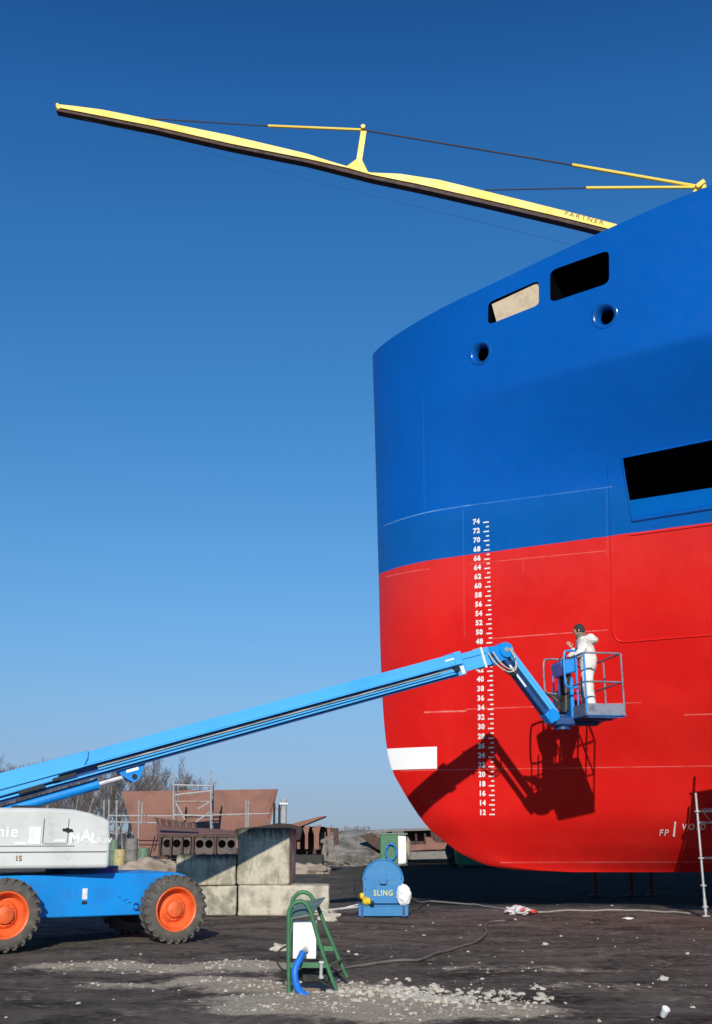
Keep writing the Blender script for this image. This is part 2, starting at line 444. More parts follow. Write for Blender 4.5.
seams = []                                            # weld seams: z = a + b*x between x0 and x1
def seam(p0, p1, strength, w=.012, x_ext=None):
    xa, za = hpx(*p0); xb, zb = hpx(*p1); k = (zb-za)/(xb-xa)
    seams.append((za-k*xa, k, xa, xb if x_ext is None else x_ext, strength, w))
seam((384, 526), (470, 505.5), .6); seam((470, 505.5), (612, 487), .25)
seam((492, 638.6), (608, 630), .5, .010); seam((424, 712.5), (466, 711), .7, .016); seam((466, 709.5), (641, 702.6), .42, .010)
seam((400, 771), (712, 766), .33, .010, 14); seam((386, 577), (430, 569), .35, .012); seam((470, 564), (606, 551), .30, .008)
seam((684, 715), (712, 714.2), .5, .012, 12); seam((500, 862.5), (700, 862), .35, .012, 12)
m, nt, b = new_mat('hull_paint'); g = NB(nt)
geo = g.n('ShaderNodeNewGeometry'); P = geo.outputs['Position']; sp = g.n('ShaderNodeSeparateXYZ'); g.link(P, sp.inputs[0])
X, Z = sp.outputs['X'], sp.outputs['Z']
nL = g.noise(P, .5, 3); nM = g.noise(P, 3.0, 5); nF = g.noise(P, 40, 5, .6)
xa, za = hpx(483.6, 553); xb, zb = hpx(629, 533.7); kb = (zb-za)/(xb-xa); ab = za-kb*xa
BND = lambda x: ab+kb*x
zb_ = g.math('SUBTRACT', Z, g.math('ADD', ab, g.math('MULTIPLY', X, kb)))
zb_ = g.math('ADD', zb_, g.math('MULTIPLY', g.math('SUBTRACT', nM, .5), .03))
isb = g.ramp(zb_, -.006, .006)
red = g.mix(g.ramp(nL, .35, .65), (.70, .017, .013, 1), (.64, .011, .009, 1))
red = g.mix(g.ramp(g.math('ADD', Z, g.math('MULTIPLY', nM, .5)), 6.2, 7.6, 0, .35), red, (.68, .045, .042, 1))
blue = g.mix(g.ramp(nL, .35, .65), (.0006, .100, .44, 1), (.0006, .092, .41, 1))
# slightly greener band of blue under the upper weld
band = g.ramp(Z, 8.42, 8.52, .45, 0)
blue = g.mix(band, blue, (.002, .105, .335, 1))
c = g.mix(isb, red, blue)
tot = None
mx = g.n('ShaderNodeMapping'); g.link(P, mx.inputs['Vector']); mx.inputs['Scale'].default_value = (1.1, 1.1, 3)
nS = g.noise(mx.outputs[0], 2.2, 4, .7)
for (a_, k_, xs, xe, st, wd) in seams:
    d = g.math('ABSOLUTE', g.math('SUBTRACT', Z, g.math('ADD', a_, g.math('MULTIPLY', X, k_))))
    mk = g.ramp(d, wd*.5, wd*1.5, 1, 0)
    mk = g.math('MULTIPLY', mk, g.math('MULTIPLY', g.ramp(X, xs-.02, xs+.02), g.ramp(X, xe-.02, xe+.02, 1, 0)))
    mk = g.math('MULTIPLY', mk, g.ramp(nS, .34, .62, st*.35, st))
    tot = mk if tot is None else g.math('MAXIMUM', tot, mk)
for (px, y0s, y1s, st) in ((423, 395, 520, .035), (463, 508, 640, .06), (606.5, 487, 560, .06), (523, 555, 575, .08)):   # vertical butts
    xv, zt_ = hpx(px, y0s); _, zb2 = hpx(px, y1s)
    d = g.math('ABSOLUTE', g.math('SUBTRACT', X, xv)); mk = g.ramp(d, .008, .022, st, 0)
    mk = g.math('MULTIPLY', mk, g.math('MULTIPLY', g.ramp(Z, zb2, zb2+.1), g.ramp(Z, zt_-.1, zt_, 1, 0)))
    tot = g.math('MAXIMUM', tot, mk)
tcol = g.mix(isb, (.85, .36, .30, 1), (.22, .48, .62, 1))
c = g.mix(tot, c, tcol)
scuff = g.math('MULTIPLY', g.ramp(g.noise(mx.outputs[0], 1.3, 8, .75), .62, .8), .10)
c = g.mix(scuff, c, g.mix(isb, (.75, .22, .2, 1), (.10, .26, .5, 1)))
g.link(c, b.inputs['Base Color'])
st_ = g.n('ShaderNodeMapping'); g.link(P, st_.inputs['Vector']); st_.inputs['Scale'].default_value = (5, 5, .35)
strk = g.noise(st_.outputs[0], 1.4, 6, .65)
c = g.mix(g.ramp(strk, .40, .75, 0, .16), c, g.mix(isb, (.50, .010, .008, 1), (.001, .07, .30, 1)))
g.link(c, b.inputs['Base Color'])
g.link(g.ramp(nM, .3, .7, .22, .34), b.inputs['Roughness']); b.inputs['Specular IOR Level'].default_value = .3
# thin hull plate is never quite flat between the frames
fx = g.math('MULTIPLY', g.math('SINE', g.math('MULTIPLY', X, 9.6)), .5); fz = g.math('SINE', g.math('MULTIPLY', Z, 7.3))
h = g.math('ADD', g.math('MULTIPLY', g.noise(P, .9, 2), .5), g.math('MULTIPLY', g.math('MULTIPLY', fx, fz), .07))
h = g.math('ADD', h, g.math('MULTIPLY', nF, .012)); h = g.math('ADD', h, g.math('MULTIPLY', tot, .12))
g.link(g.bump(h, 1.0, .03), b.inputs['Normal'])
HULL = m
ship = empty('ship', (12, YC, 0), 'large blue and red ship bow towering on the slipway, draught numbers painted on its side', 'ship')
hull = mb.build('hull', [HULL, DARK], ship, smooth=28, doubles=.0005)
WMI = WM['ship'].inverted()

# openings through the plating
def rquad(c, rad, n=5):
    """rounded corners on a quad of 2-D points"""
    out = []
    for i in range(4):
        p = V(c[i]); a = (V(c[i-1])-p); b_ = (V(c[(i+1) % 4])-p)
        ra = min(rad, a.length*.45); rb_ = min(rad, b_.length*.45)
        s_ = p+a.normalized()*ra; e_ = p+b_.normalized()*rb_
        for k in range(n+1):
            t = k/n; out.append((s_*(1-t)**2)+(p*2*t*(1-t))+(e_*t*t))
    return out
cutters = []
def cutter(polyxz, depth, mats, slope=None):
    cx = sum(p[0] for p in polyxz)/len(polyxz); cz = sum(p[1] for p in polyxz)/len(polyxz)
    n = hn(cx, cz)
    nb = MB(); nb.mi = 1
    nb.prism([hp(p[0], p[1])+n*.25 for p in polyxz], -n*(depth+.25))
    o = nb.build('cutter', mats, None, smooth=0)
    cutters.append(o); return n
def q2(pxs): return [hpx(*p) for p in pxs]
W1 = q2([(488, 303), (539, 280.5), (539, 305), (488, 325)]); W2 = q2([(550, 271), (609, 250), (609, 283.5), (550, 303)])
cutter(rquad(W1, .11), 1.3, [HULL, DARK]); cutter(rquad(W2, .13), 1.6, [HULL, DARK])
chocks = [hpx(480, 353), hpx(604, 316)]
for (cx, cz) in chocks:
    n = hn(cx, cz); a = n.cross(V((0, 0, 1))).normalized(); b_ = a.cross(n)
    nb = MB(); nb.mi = 1
    nb.prism([hp(cx, cz)+n*.3+(a*math.cos(k*math.pi/12)+b_*math.sin(k*math.pi/12))*.235 for k in range(24)], -n*.9)
    cutters.append(nb.build('cutter', [HULL, DARK], None, smooth=0))
# the long recess at the right with a sloping lower ledge
xl, zt_ = hpx(622, 458); xl2, zb_2 = hpx(632, 521)
xR = 12.0; kz = (hpx(711, 440)[1]-zt_)/(hpx(711, 440)[0]-xl); kz2 = (hpx(711, 508.5)[1]-zb_2)/(hpx(711, 508.5)[0]-xl2)
nb = MB()
nrm = hn((xl+xl2)/2+1.0, (zt_+zb_2)/2); tl = V((1, 0, 0)); inn = -nrm; inn.z = 0; inn.normalize()
def rec(x, d, z):
    p = hp(x, z); return p+inn*d
secs = []
in0 = V((.16, .987, 0))
PRF = [(-.4, -.03), (-.02, -.03), (.02, .005), (.07, .06), (.15, .18), (.27, .36), (.42, .56), (1.7, .54)]
for xx, xb_, dirn in ((xl, xl2, in0), (xR, xR, inn)):
    zt2 = zt_+kz*(xx-xl); zb2 = zb_2+kz2*(xb_-xl2)
    sec = [hp(xb_, zb2)+dirn*d+V((0, 0, dzz)) for d, dzz in PRF]
    sec += [hp(xx, zt2)+dirn*1.7, hp(xx, zt2)-dirn*.4]
    secs.append(sec)
va = [nb.bm.verts.new(p) for p in secs[0]]; vb = [nb.bm.verts.new(p) for p in secs[1]]; npf = len(va)
for i in range(npf):
    f_ = nb.bm.faces.new((va[i], va[(i+1) % npf], vb[(i+1) % npf], vb[i])); f_.material_index = 0 if i < 6 else 1
nb.bm.faces.new(va[::-1]).material_index = 1; nb.bm.faces.new(vb).material_index = 1
cutters.append(nb.build('cutter', [HULL, DARK], None, smooth=0))
for cpos in cutters:
    md = hull.modifiers.new('cut', 'BOOLEAN'); md.operation = 'DIFFERENCE'; md.solver = 'EXACT'; md.object = cpos; md.material_mode = 'TRANSFER'
bpy.context.view_layer.update()
me2 = bpy.data.meshes.new_from_object(hull.evaluated_get(bpy.context.evaluated_depsgraph_get()))
hull.modifiers.clear(); hull.data = me2
for cpos in cutters: bpy.data.objects.remove(cpos)
me2.set_sharp_from_angle(angle=R(28))

for (cx, cz) in chocks:                                # cast bell-mouth rings
    n = hn(cx, cz); mb = MB()
    mb.lathe([(.31, -.02), (.285, .006), (.25, .008), (.215, -.012), (.185, -.05), (.16, -.11), (.15, -.16)], hp(cx, cz), n, 40)
    mb.build('mooring_chock', CHOCK, ship, smooth=60)
# plywood board leaning inside the first opening
n = hn(*W1[0]); p = [hp(*q) for q in W1]
mb = MB(); off = -n*.05
tl_, tr_, br_, bl_ = p
q = [tl_*.95+tr_*.05-V((0, 0, .05)), tr_*1.02-tl_*.02-V((0, 0, .02)), br_*1.02-bl_*.02-V((0, 0, .05)), bl_*.84+br_*.16-V((0, 0, .05))]
mb.prism([v+off for v in q], -n*.03); mb.build('board', PLY, ship, smooth=0)

def sheet_txt(s, size, x, z, name, parent, m_, bold=.0, align='CENTER', spacing=1.0, off=.009, mbx=None):
    t = text_bm(s, size, bold, align, spacing); nb = mbx or MB()
    for v_ in t.verts:
        xx, zz = x+v_.co.x*.88, z+v_.co.y
        v_.co = hp(xx, zz)+hn(xx, zz)*off
    nb._add(t)
    if mbx is None: return nb.build(name, m_, parent, smooth=0)
# draught scale
xm0, zm0 = hpx(492, 815); xm1, zm1 = hpx(486, 523)
dz = (zm1-zm0)/62.0; XM = lambda dmm: xm0+(xm1-xm0)*(dmm-12)/62.0
for dm in range(12, 75):
    z = zm0+(dm-12)*dz; xx = XM(dm); wl = .1
    if dm % 2 == 0:
        sheet_txt(str(dm), dz*1.5, xx-.20, z+.008, 'draught_number', ship, MARK, .007, spacing=1.14)
    xa_, xb_ = xx-.055+(.05 if dm % 2 else 0), xx+.06
    mb = MB(); vs = []
    for (a_, c_) in ((xa_, 0), (xb_, 0), (xb_, .028), (xa_, .028)): vs.append(mb.bm.verts.new(hp(a_, z+c_)+hn(a_, z+c_)*.009))
    mb.bm.faces.new(vs); mb.build('draught_tick', MARK, ship, smooth=0)
# white patch on the stem
mb = MB(); xe, zt2 = hpx(437, 746.5); _, zb2 = hpx(437, 768.5); rows = []
for j in range(7):
    z = zb2+(zt2-zb2)*j/6; rows.append([])
    for i in range(25):
        s_ = i/24; x = stem(z)+.003+(xe-stem(z))*s_**2
        rows[-1].append(mb.bm.verts.new(hp(x, z)+(hn(x, z)*.016 if i else V((-.016, 0, 0)))))
for j in range(6):
    for i in range(24): mb.bm.faces.new((rows[j][i], rows[j][i+1], rows[j+1][i+1], rows[j+1][i]))
mb.build('white_patch', PATCHW, ship, smooth=60)
# bulkhead mark
x, z = hpx(664.5, 835); sheet_txt('FP', .18, x-.03, z, 'bulkhead_lettering', ship, LETW, .002, spacing=1.35, off=.02)
x, z = hpx(692, 829); sheet_txt('VOID', .17, x+.02, z, 'bulkhead_lettering', ship, LETW, .003, spacing=1.5, off=.02)
mb = MB(); (xa_, za_), (xb_, zb2) = hpx(673.5, 836), hpx(675, 821); vs = []
for (x, z) in ((xa_-.018, za_), (xa_+.018, za_), (xb_+.018, zb2), (xb_-.018, zb2)): vs.append(mb.bm.verts.new(hp(x, z)+hn(x, z)*.022))
mb.bm.faces.new(vs); mb.build('bulkhead_line', LETW, ship, smooth=0)
# raised edge of the insert plate below the recess
pl = [hpx(*p) for p in ((608, 470), (610, 500), (611, 535), (611.5, 580), (611.5, 618), (612.5, 632), (616, 639), (623, 642), (640, 640.8), (680, 637.6), (711, 635.2))]
pl.append((pl[-1][0]+3, pl[-1][1]+3*(pl[-1][1]-pl[-2][1])/(pl[-1][0]-pl[-2][0])))
cc = curve_pts([V((a_, b_, 0)) for a_, b_ in pl], 6)
mb = MB(); mb.tube([hp(v.x, v.y)+hn(v.x, v.y)*.002 for v in cc], .017, 8); mb.build('insert_plate_edge', HULL, ship, smooth=80)
# rounded lip along the recess and its jamb
mb = MB(); mb.tube([hp(xl2+i*.25, zb_2+kz2*i*.25)+hn(xl2+i*.25, zb_2)*-.02+V((0, 0, .012)) for i in range(0, 20)], .058, 14); mb.build('recess_sill', CHOCK, ship, smooth=80)
mb = MB()
mb.tube([hp(xl+(xl2-xl)*i/8, zt_+(zb_2-zt_)*i/8) for i in range(9)], .018, 8)
mb.tube([hp(xl+i*.25, zt_+kz*i*.25) for i in range(0, 20)], .018, 8)
mb.build('recess_lip', HULL, ship, smooth=80)
# welding strip just under the recess, in red
mb = MB(); a_ = hpx(630, 535.5); mb.tube([hp(a_[0]+i*.3, BND(a_[0]+i*.3)-.035) for i in range(14)], .022, 8); mb.build('rubbing_strip', HULL, ship, smooth=80)

# ------------------------------------------------------------------ deck crane
CY = 29.0
crane = empty('deck_crane', (11.2, CY, 13.2), 'yellow folding crane jib with stay ropes reaching out high above the bow', 'crane')
mb = MB(); a_ = at(700, 188, CY)
mb.lathe([(.0, 0), (.62, 0), (.62, 3.8), (.5, 4.2), (.42, 5.2), (0, 5.3)], (11.2, CY, 13.2), (0, 0, 1), 28); mb.build('pedestal', YELLOW, crane)
BW = .34
def side_poly(tops, bots): return [at(px, py, CY-.24) for px, py in tops]+[at(px, py, CY-.24) for px, py in bots[::-1]]
mb = MB()
mb.prism(side_poly([(56, 104), (75, 106), (102, 109.5), (155, 120.2), (231, 135.6), (307, 153.6), (331, 161.5), (350, 167)],
                   [(56, 107), (64, 108.5), (155, 126.2), (231, 143.5), (307, 158.5), (350, 168.2)]), (0, BW, 0)); mb.build('outer_boom', YELLOW, crane, smooth=0)
mb = MB()
e0, e1 = (700, 246), (700, 253)
mb.prism(side_poly([(350, 167), (371, 172.5), (400, 173.8), (418, 176.5), (440, 180), (481, 190), (565, 210.8), (614, 223.5), e0],
                   [(350, 168.4), (371, 174.4), (418, 183.8), (481, 198.2), (565, 217.8), (606, 228), e1]), (0, BW, 0)); mb.build('inner_boom', YELLOW, crane, smooth=0)
mb = MB(); mb.prism([at(56, 107.5, CY-.20), at(64, 109, CY-.20), at(155, 126.8, CY-.20), at(231, 144, CY-.20), at(307, 159, CY-.20), at(371, 175, CY-.20), at(418, 184.4, CY-.20), at(481, 198.8, CY-.20), at(565, 218.4, CY-.20), at(606, 228.6, CY-.20), at(606, 232.5, CY-.20), at(565, 222.4, CY-.20), at(481, 202.8, CY-.20), at(418, 188.4, CY-.20), at(371, 178.6, CY-.20), at(307, 162.4, CY-.20), at(231, 147.4, CY-.20), at(155, 130, CY-.20), at(56, 110.5, CY-.20)], (0, BW-.08, 0)); mb.build('boom_shade_strip', PRIMERD, crane, smooth=0)  # dark strip puts the shade below the jib into the colour
mb = MB(); tp = at(363, 130, CY-.1)
mb.prism([at(344, 168, CY-.2), at(368, 172, CY-.2), at(362, 160, CY-.2), at(366.5, 131, CY-.2), at(361, 130, CY-.2), at(356.5, 159, CY-.2)], (0, .12, 0)); mb.tube([tp-V((0, .2, 0)), tp+V((0, .3, 0))], .07, 10)
mb.build('stay_strut', YELLOW, crane, smooth=0)
mb = MB(); ti = at(59, 108, CY-.24)
mb.box(ti+V((-.02, .17, .05)), (.10, .36, .17), bev=.02); mb.tube([ti+V((-.06, -.02, .12)), ti+V((-.06, .38, .12))], .045, 10)
mb.build('boom_head', YELLOW, crane)
mb = MB(); ap = at(697, 186.5, CY-.1)
def stay(p0, p1, r, m_, nm):
    nb = MB(); nb.tube([p0, p1], r, 8); nb.build(nm, m_, crane)
ptA = lambda px, py: at(px, py, CY-.1)
stay(ptA(268, 126), tp, .045, YELLOW, 'stay_tube'); stay(ptA(150, 118.6), ptA(268, 126), .022, ROPE, 'stay_rope')
stay(tp, ptA(572, 165), .028, ROPE, 'stay_rope'); stay(ptA(572, 165), ap, .055, YELLOW, 'stay_tube')
stay(ptA(485, 190), ptA(586, 188), .022, ROPE, 'stay_rope'); stay(ptA(586, 188), ap+V((0, 0, -.03)), .05, YELLOW, 'stay_tube')
mb.box(ap+V((.07, 0, .02)), (.34, .3, .14), Matrix.Rotation(R(-40), 3, 'Y'), bev=.02)
mb.tube([ap+V((.16, 0, .08)), V((10.9, CY, 18.2))], .10, 10); mb.tube([ap+V((.1, 0, .02)), ap+V((-.12, 0, -.22))], .06, 8); mb.build('mast_head', YELLOW, crane)
mb = MB(); mb.tube([at(80, 118, CY-.1), at(300, 178, CY-.1), at(480, 222, CY-.1), at(640, 262, CY-.1)], .004, 5); mb.build('hoist_rope', ROPE, crane)
t = text_bm('PARTNER', .26, .004, 'CENTER', 1.4)
pa, pb = at(564, 214.6, CY-.247), at(603, 224.6, CY-.247); ux = (pb-pa).normalized(); uz = V((-ux.z, 0, ux.x))
nb = MB(); nb._add(t); sc_ = (pb-pa).length/max(1e-6, max(v.co.x for v in nb.bm.verts)-min(v.co.x for v in nb.bm.verts))
for v_ in nb.bm.verts: v_.co = (pa+pb)/2+ux*v_.co.x*sc_+uz*(v_.co.y*sc_)
nb.build('boom_lettering', LETB, crane, smooth=0)

# ------------------------------------------------------------------ boom lift
VC = V((-4.24, 17.89, 0)); VA = R(29.7)
lift = empty('boom_lift', VC, 'blue telescopic boom lift with orange rims, pale grey engine cover and raised basket', 'boom lift', VA)
fd = V((math.cos(VA), math.sin(VA), 0)); ln = V((-fd.y, fd.x, 0))
def LV(x, y, z): return VC+fd*x+ln*y+V((0, 0, z))
# chassis
prof = [(-1.62, .52), (-1.50, .40), (-.72, .40), (.72, .40), (1.28, .42), (1.40, .60), (1.41, .955), (1.26, .995), (.30, 1.0), (-.5, 1.0), (-1.5, .99), (-1.62, .9)]
mb = MB(); mb.prism([LV(x, -.80, z) for x, z in prof], ln*1.6); ch = mb.build('chassis', LIFT, lift, smooth=25)
md = ch.modifiers.new('edge', 'BEVEL'); md.width = .02; md.segments = 2
for sgn in (-1, 1):                                   # axle beams
    mb = MB(); mb.box(LV(1.25*sgn-.11, 0, .465), (.24, 1.7, .24), Matrix.Rotation(VA, 3, 'Z'), bev=.02); mb.build('axle', LIFTD, lift)
mb = MB(); mb.box(LV(-.17, -.806, .72), (.075, .008, .15), Matrix.Rotation(VA, 3, 'Z')); mb.build('sticker', LETW, lift, smooth=0)
mb = MB(); mb.box(LV(-.17, -.808, .60), (.075, .012, .04), Matrix.Rotation(VA, 3, 'Z')); mb.build('bracket_slot', BLACK, lift, smooth=0)
mb = MB(); mb.lathe([(.045, -.012), (.06, 0), (.045, .012), (.03, 0)], LV(.62, -.812, .52), (0, 1, 0), 18, closed=True); mb.build('lashing_ring', LIFTD, lift)
for k, (x, z) in enumerate(((.45, .62), (.52, .58), (.36, .66))):
    mb = MB(); mb.box(LV(x, -.8005, z), (.07-.015*k, .003, .012), Matrix.Rotation(VA, 3, 'Z') @ Matrix.Rotation(R(-20+25*k), 3, 'Y')); mb.build('scrape_mark', LIFTD, lift, smooth=0)
# wheels
def wheel_parts():
    ax = V((0, -1, 0)); r = .525
    mb = MB(); w_ = .17
    mb.lathe([(.33, -w_+.03), (.36, -w_), (.43, -w_-.004), (.485, -w_+.02), (.515, -w_+.06), (.52, -.05), (.52, .05), (.515, w_-.06), (.485, w_-.02), (.43, w_+.004), (.36, w_), (.335, w_-.03), (.325, w_-.10), (.325, -w_+.1)], (0, 0, 0), ax, 56, closed=True)
    for k in range(24):                                # lugs
        for sd_ in (-1, 1):
            th = (k+(.5 if sd_ > 0 else 0))*2*math.pi/24
            M = Matrix.Rotation(th, 3, 'Y')
            p = M @ V((0, -sd_*.095, r-.008))
            mb.box(p, (.060, .155, .026), M @ Matrix.Rotation(sd_*R(28), 3, 'Z'), bev=.006)
            q = M @ V((0, -sd_*(w_-.008), r-.045))
            mb.box(q, (.048, .024, .06), M, bev=.006)
    ty = mb
    rm = MB(); rm.lathe([(.327, .125), (.350, .155), (.338, .163), (.318, .152), (.300, .10), (.285, .02), (.262, -.012), (.21, .0), (.175, .055), (.165, .062), (.14, .05), (.0, .05)], (0, 0, 0), ax, 48)
    hb_ = MB(); hb_.lathe([(.0, .132), (.085, .132), (.10, .125), (.125, .115), (.132, .10), (.132, .05)], (0, 0, 0), ax, 32)
    for k in range(9):
        a = k*2*math.pi/9; hb_.lathe([(0, .075), (.014, .075), (.014, .05)], (.155*math.cos(a), 0, .155*math.sin(a)), ax, 6)
    bk = MB(); bk.lathe([(.0, -.12), (.315, -.12), (.32, -.16), (.0, -.16)], (0, 0, 0), ax, 24)
    return ty, rm, hb_, bk
wroot = None
for (x, y, rz) in ((1.14, -.99, 0), (-1.36, -.99, 0), (1.14, .99, math.pi), (-1.36, .99, math.pi)):
    if wroot is None:
        ty, rm, hb_, bk = wheel_parts()
        wroot = bk.build('wheel', BLACK, lift, local=True); wroot.location = (x, y, .483); wroot.rotation_euler = (0, 0, rz); wroot.scale = (.92, .92, .92)
        for nm, q, mm in (('tyre', ty, TYRE), ('rim', rm, ORANGE), ('hub', hb_, ORANGE)):
            WM[wroot.name] = Matrix.Identity(4); q.build(nm, mm, wroot, local=True, smooth=40)
    else:
        c_ = wroot.copy(); COL.objects.link(c_); c_.parent = lift; c_.location = (x, y, .483); c_.rotation_euler = (0, 0, rz)
        for ch_ in wroot.children:
            d_ = ch_.copy(); COL.objects.link(d_); d_.parent = c_
# superstructure frame
ELB = at(503, 652, 20.75); B0 = at(89, 765, 17.95)
bu = (ELB-B0).normalized(); sa = math.atan2(bu.y, bu.x); sdv = V((math.cos(sa), math.sin(sa), 0)); sn = V((-sdv.y, sdv.x, 0))
def LS(x, y, z): return VC+sdv*x+sn*y+V((0, 0, z))
RS = Matrix.Rotation(sa, 3, 'Z')
mb = MB(); mb.lathe([(0, .99), (.55, .99), (.55, 1.09), (0, 1.09)], VC, (0, 0, 1), 40); mb.build('slew_ring', LIFTD, lift)
mb = MB(); mb.box(LS(-1.5, 0, 1.14), (3.4, 1.9, .09), RS, bev=.02); mb.box(LS(.12, -.05, 1.38), (.08, 1.7, .5), RS, bev=.02); mb.build('turntable', LIFTD, lift)
def cover(y0, y1, name):
    mb = MB(); xs = [(.02, .30), (-.0, .62), (-.10, .67), (-.30, .735), (-.55, .785), (-.9, .80), (-2.4, .80), (-3.0, .78), (-3.2, .6), (-3.22, .02)]
    pts = [LS(x, y0, 1.13+z) for x, z in xs]+[LS(-3.2, y0, 1.085), LS(.02, y0, 1.085)]
    mb.prism(pts, sn*(y1-y0)); o = mb.build(name, COVER, lift, smooth=40)
    md = o.modifiers.new('edge', 'BEVEL'); md.width = .055; md.segments = 4; md.limit_method = 'ANGLE'; md.angle_limit = R(40)
    return o
# x where the near cover ends in front of the slew centre
CX = .20
_ls = LS
def LS(x, y, z): return VC+sdv*(x+CX)+sn*y+V((0, 0, z))
cv = cover(-1.16, -.30, 'engine_cover'); cover(.32, 1.12, 'tank_cover')
yf = -1.163
def strip(x0_, x1_, z0, z1, m_, nm, d=.006, par=None):
    mb = MB(); mb.box(LS((x0_+x1_)/2, yf-d/2, (z0+z1)/2), (abs(x1_-x0_), d, z1-z0), RS); return mb.build(nm, m_, par or lift, smooth=0)
SEAMG = mat('dark_gap', (.12, .125, .12), .8)
strip(-3.1, -.50, 1.395, 1.405, SEAMG, 'cover_seam', .004, cv); strip(-3.1, -.03, 1.31, 1.325, SEAMG, 'cover_seam', .004, cv)
strip(-.96, -.948, 1.44, 1.78, SEAMG, 'cover_seam', .004, cv); strip(-.61, -.60, 1.44, 1.78, SEAMG, 'cover_seam', .004, cv); strip(-.945, -.612, 1.425, 1.434, SEAMG, 'cover_seam', .004, cv)
lt = MB(); lt.tube([LS(-.69, yf-.03, 1.63), LS(-.55, yf-.03, 1.62)], .016, 8); lt.lathe([(0, .04), (.03, .04), (.03, 0)], LS(-.62, yf, 1.625), -sn, 12); lt.build('cover_latch', BLACK, cv)
strip(-1.15, -.99, 1.43, 1.665, LETW, 'label_plate'); strip(-.80, -.64, 1.455, 1.49, LETW, 'label_plate'); strip(-1.34, -1.18, 1.42, 1.45, LETW, 'label_plate')
def cover_txt(s, size, x, z, bold, align='LEFT', sp=1.0):
    t = text_bm(s, size, bold, align, sp); nb = MB(); nb._add(t)
    for v_ in nb.bm.verts: v_.co = LS(x+v_.co.x, yf-.005, z+v_.co.y)
    return nb
a_ = cover_txt('M', .20, -.585, 1.44, .007); a_._add(cover_txt('A', .21, -.415, 1.475, .007).bm); a_._add(cover_txt('L', .20, -.275, 1.44, .007).bm); a_.build('company_lettering', LETW, lift, smooth=0)
cover_txt('SERV', .095, -.185, 1.445, .003, 'LEFT', 1.05).build('company_lettering', LETW, lift, smooth=0)
cover_txt('Genie', .23, -1.30, 1.525, .004, 'RIGHT', 1.12).build('maker_lettering', LETW, lift, smooth=0)
cover_txt('15', .10, -1.27, 1.20, .003, 'CENTER').build('small_lettering', LETB, lift, smooth=0)
mb = MB(); mb.box(LS(-1.2, -.70, 1.945), (.36, .3, .05), RS, bev=.015); mb.build('exhaust_flap', BLACK, lift)
# boom: axis along bu from B0, side towards the viewer sv, up bw
sv = -sn; bw = sv.cross(bu); bw = bw if bw.z > 0 else -bw; bw.normalize()
RB = Matrix((bu, -sv, bw)).transposed()
def BP(u, v, w_): return B0+bu*u+sv*v+bw*w_
def bbox(mb, u0, u1, v0, v1, w0, w1, bev=.008): mb.box(BP((u0+u1)/2, (v0+v1)/2, (w0+w1)/2), (u1-u0, v1-v0, w1-w0), RB, bev=bev)
LB = (ELB-B0).length; UE = LB-.98; UF = LB-.42
mb = MB(); bbox(mb, -3.0, UE-.05, -.17, .17, .0, .205, .02); bbox(mb, -3.0, UE-.05, .17, .245, -.01, .012, .004); bo = mb.build('boom', BOOMB, lift); mb = MB(); bbox(mb, -3.0, UE-.03, -.15, .085, -.205, .0, .01); mb.build('cable_tray', LIFTD, lift)  # dark blue tray paints in the shade of the groove below the lip
mb = MB(); bbox(mb, .1, UE-.06, .13, .17, -.118, -.09, .004); mb.build('boom_rail', BOOMB, lift)
mb = MB(); bbox(mb, -2.6, UE-.10, .115, .16, -.165, -.135, .004); mb.build('boom_rail', BOOMB, lift)
mb = MB(); bbox(mb, -2.8, UE-.04, -.17, .15, -.212, -.192, .004); mb.build('boom_rail', LIFTD, lift)
mb = MB(); mb.tube([BP(.1+i*.14,   .14+.004*math.sin(i*1.3), -.060+.003*math.sin(i*.7)) for i in range(int((UE-.2)/.14))], .017, 8); mb.build('boom_hose', CREAM, lift)
mb = MB(); mb.prism([BP(-3.2, .21, -.14), BP(-.55, .21, -.10), BP(-.5, .21, -.03), BP(-.12, .21, -.02), BP(-.02, .21, .10), BP(.02, .21, .222), BP(-3.2, .21, .25)], -sv*.42); sh_ = mb.build('boom_sleeve', BOOMB, lift, smooth=30)
md = sh_.modifiers.new('edge', 'BEVEL'); md.width = .02; md.segments = 2
mb = MB(); bbox(mb, -1.15, -.75, .20, .235, -.16, -.10, .01); bbox(mb, -.62, -.25, .20, .23, -.11, -.055, .01); mb.build('wear_pads', BLACK, lift)
mb = MB(); bbox(mb, UE-.16, UE, -.20, .20, -.22, .225, .012); mb.build('boom_collar', BOOMB, lift)
mb = MB(); bbox(mb, UE-.10, UE-.03, .20, .212, -.20, -.05, .003); bbox(mb, UE-.35, UE-.02, .172, .178, .10, .13, .001); mb.build('collar_label', WHITE, lift)
mb = MB(); bbox(mb, UE-.22, UE-.12, .10, .22, -.13, -.03, .01); mb.build('hose_clamp', BLACK, lift)
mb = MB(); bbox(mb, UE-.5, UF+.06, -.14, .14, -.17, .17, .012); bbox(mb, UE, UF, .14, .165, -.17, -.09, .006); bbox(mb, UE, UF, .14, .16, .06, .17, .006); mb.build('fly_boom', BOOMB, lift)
mb = MB(); bbox(mb, UF-.13, UF-.09, -.15, .175, -.20, .19, .004); mb.build('fly_clamp', WHITE, lift)
mb = MB()
mb.prism([BP(UF, -.12, -.12), BP(UF+.1, -.12, -.2), BP(UF+.24, -.12, -.16), BP(LB+.08, -.12, -.13), BP(LB+.13, -.12, 0), BP(LB+.06, -.12, .13), BP(LB-.1, -.12, .13), BP(UF+.1, -.12, .16), BP(UF, -.12, .15)], sv*.24)
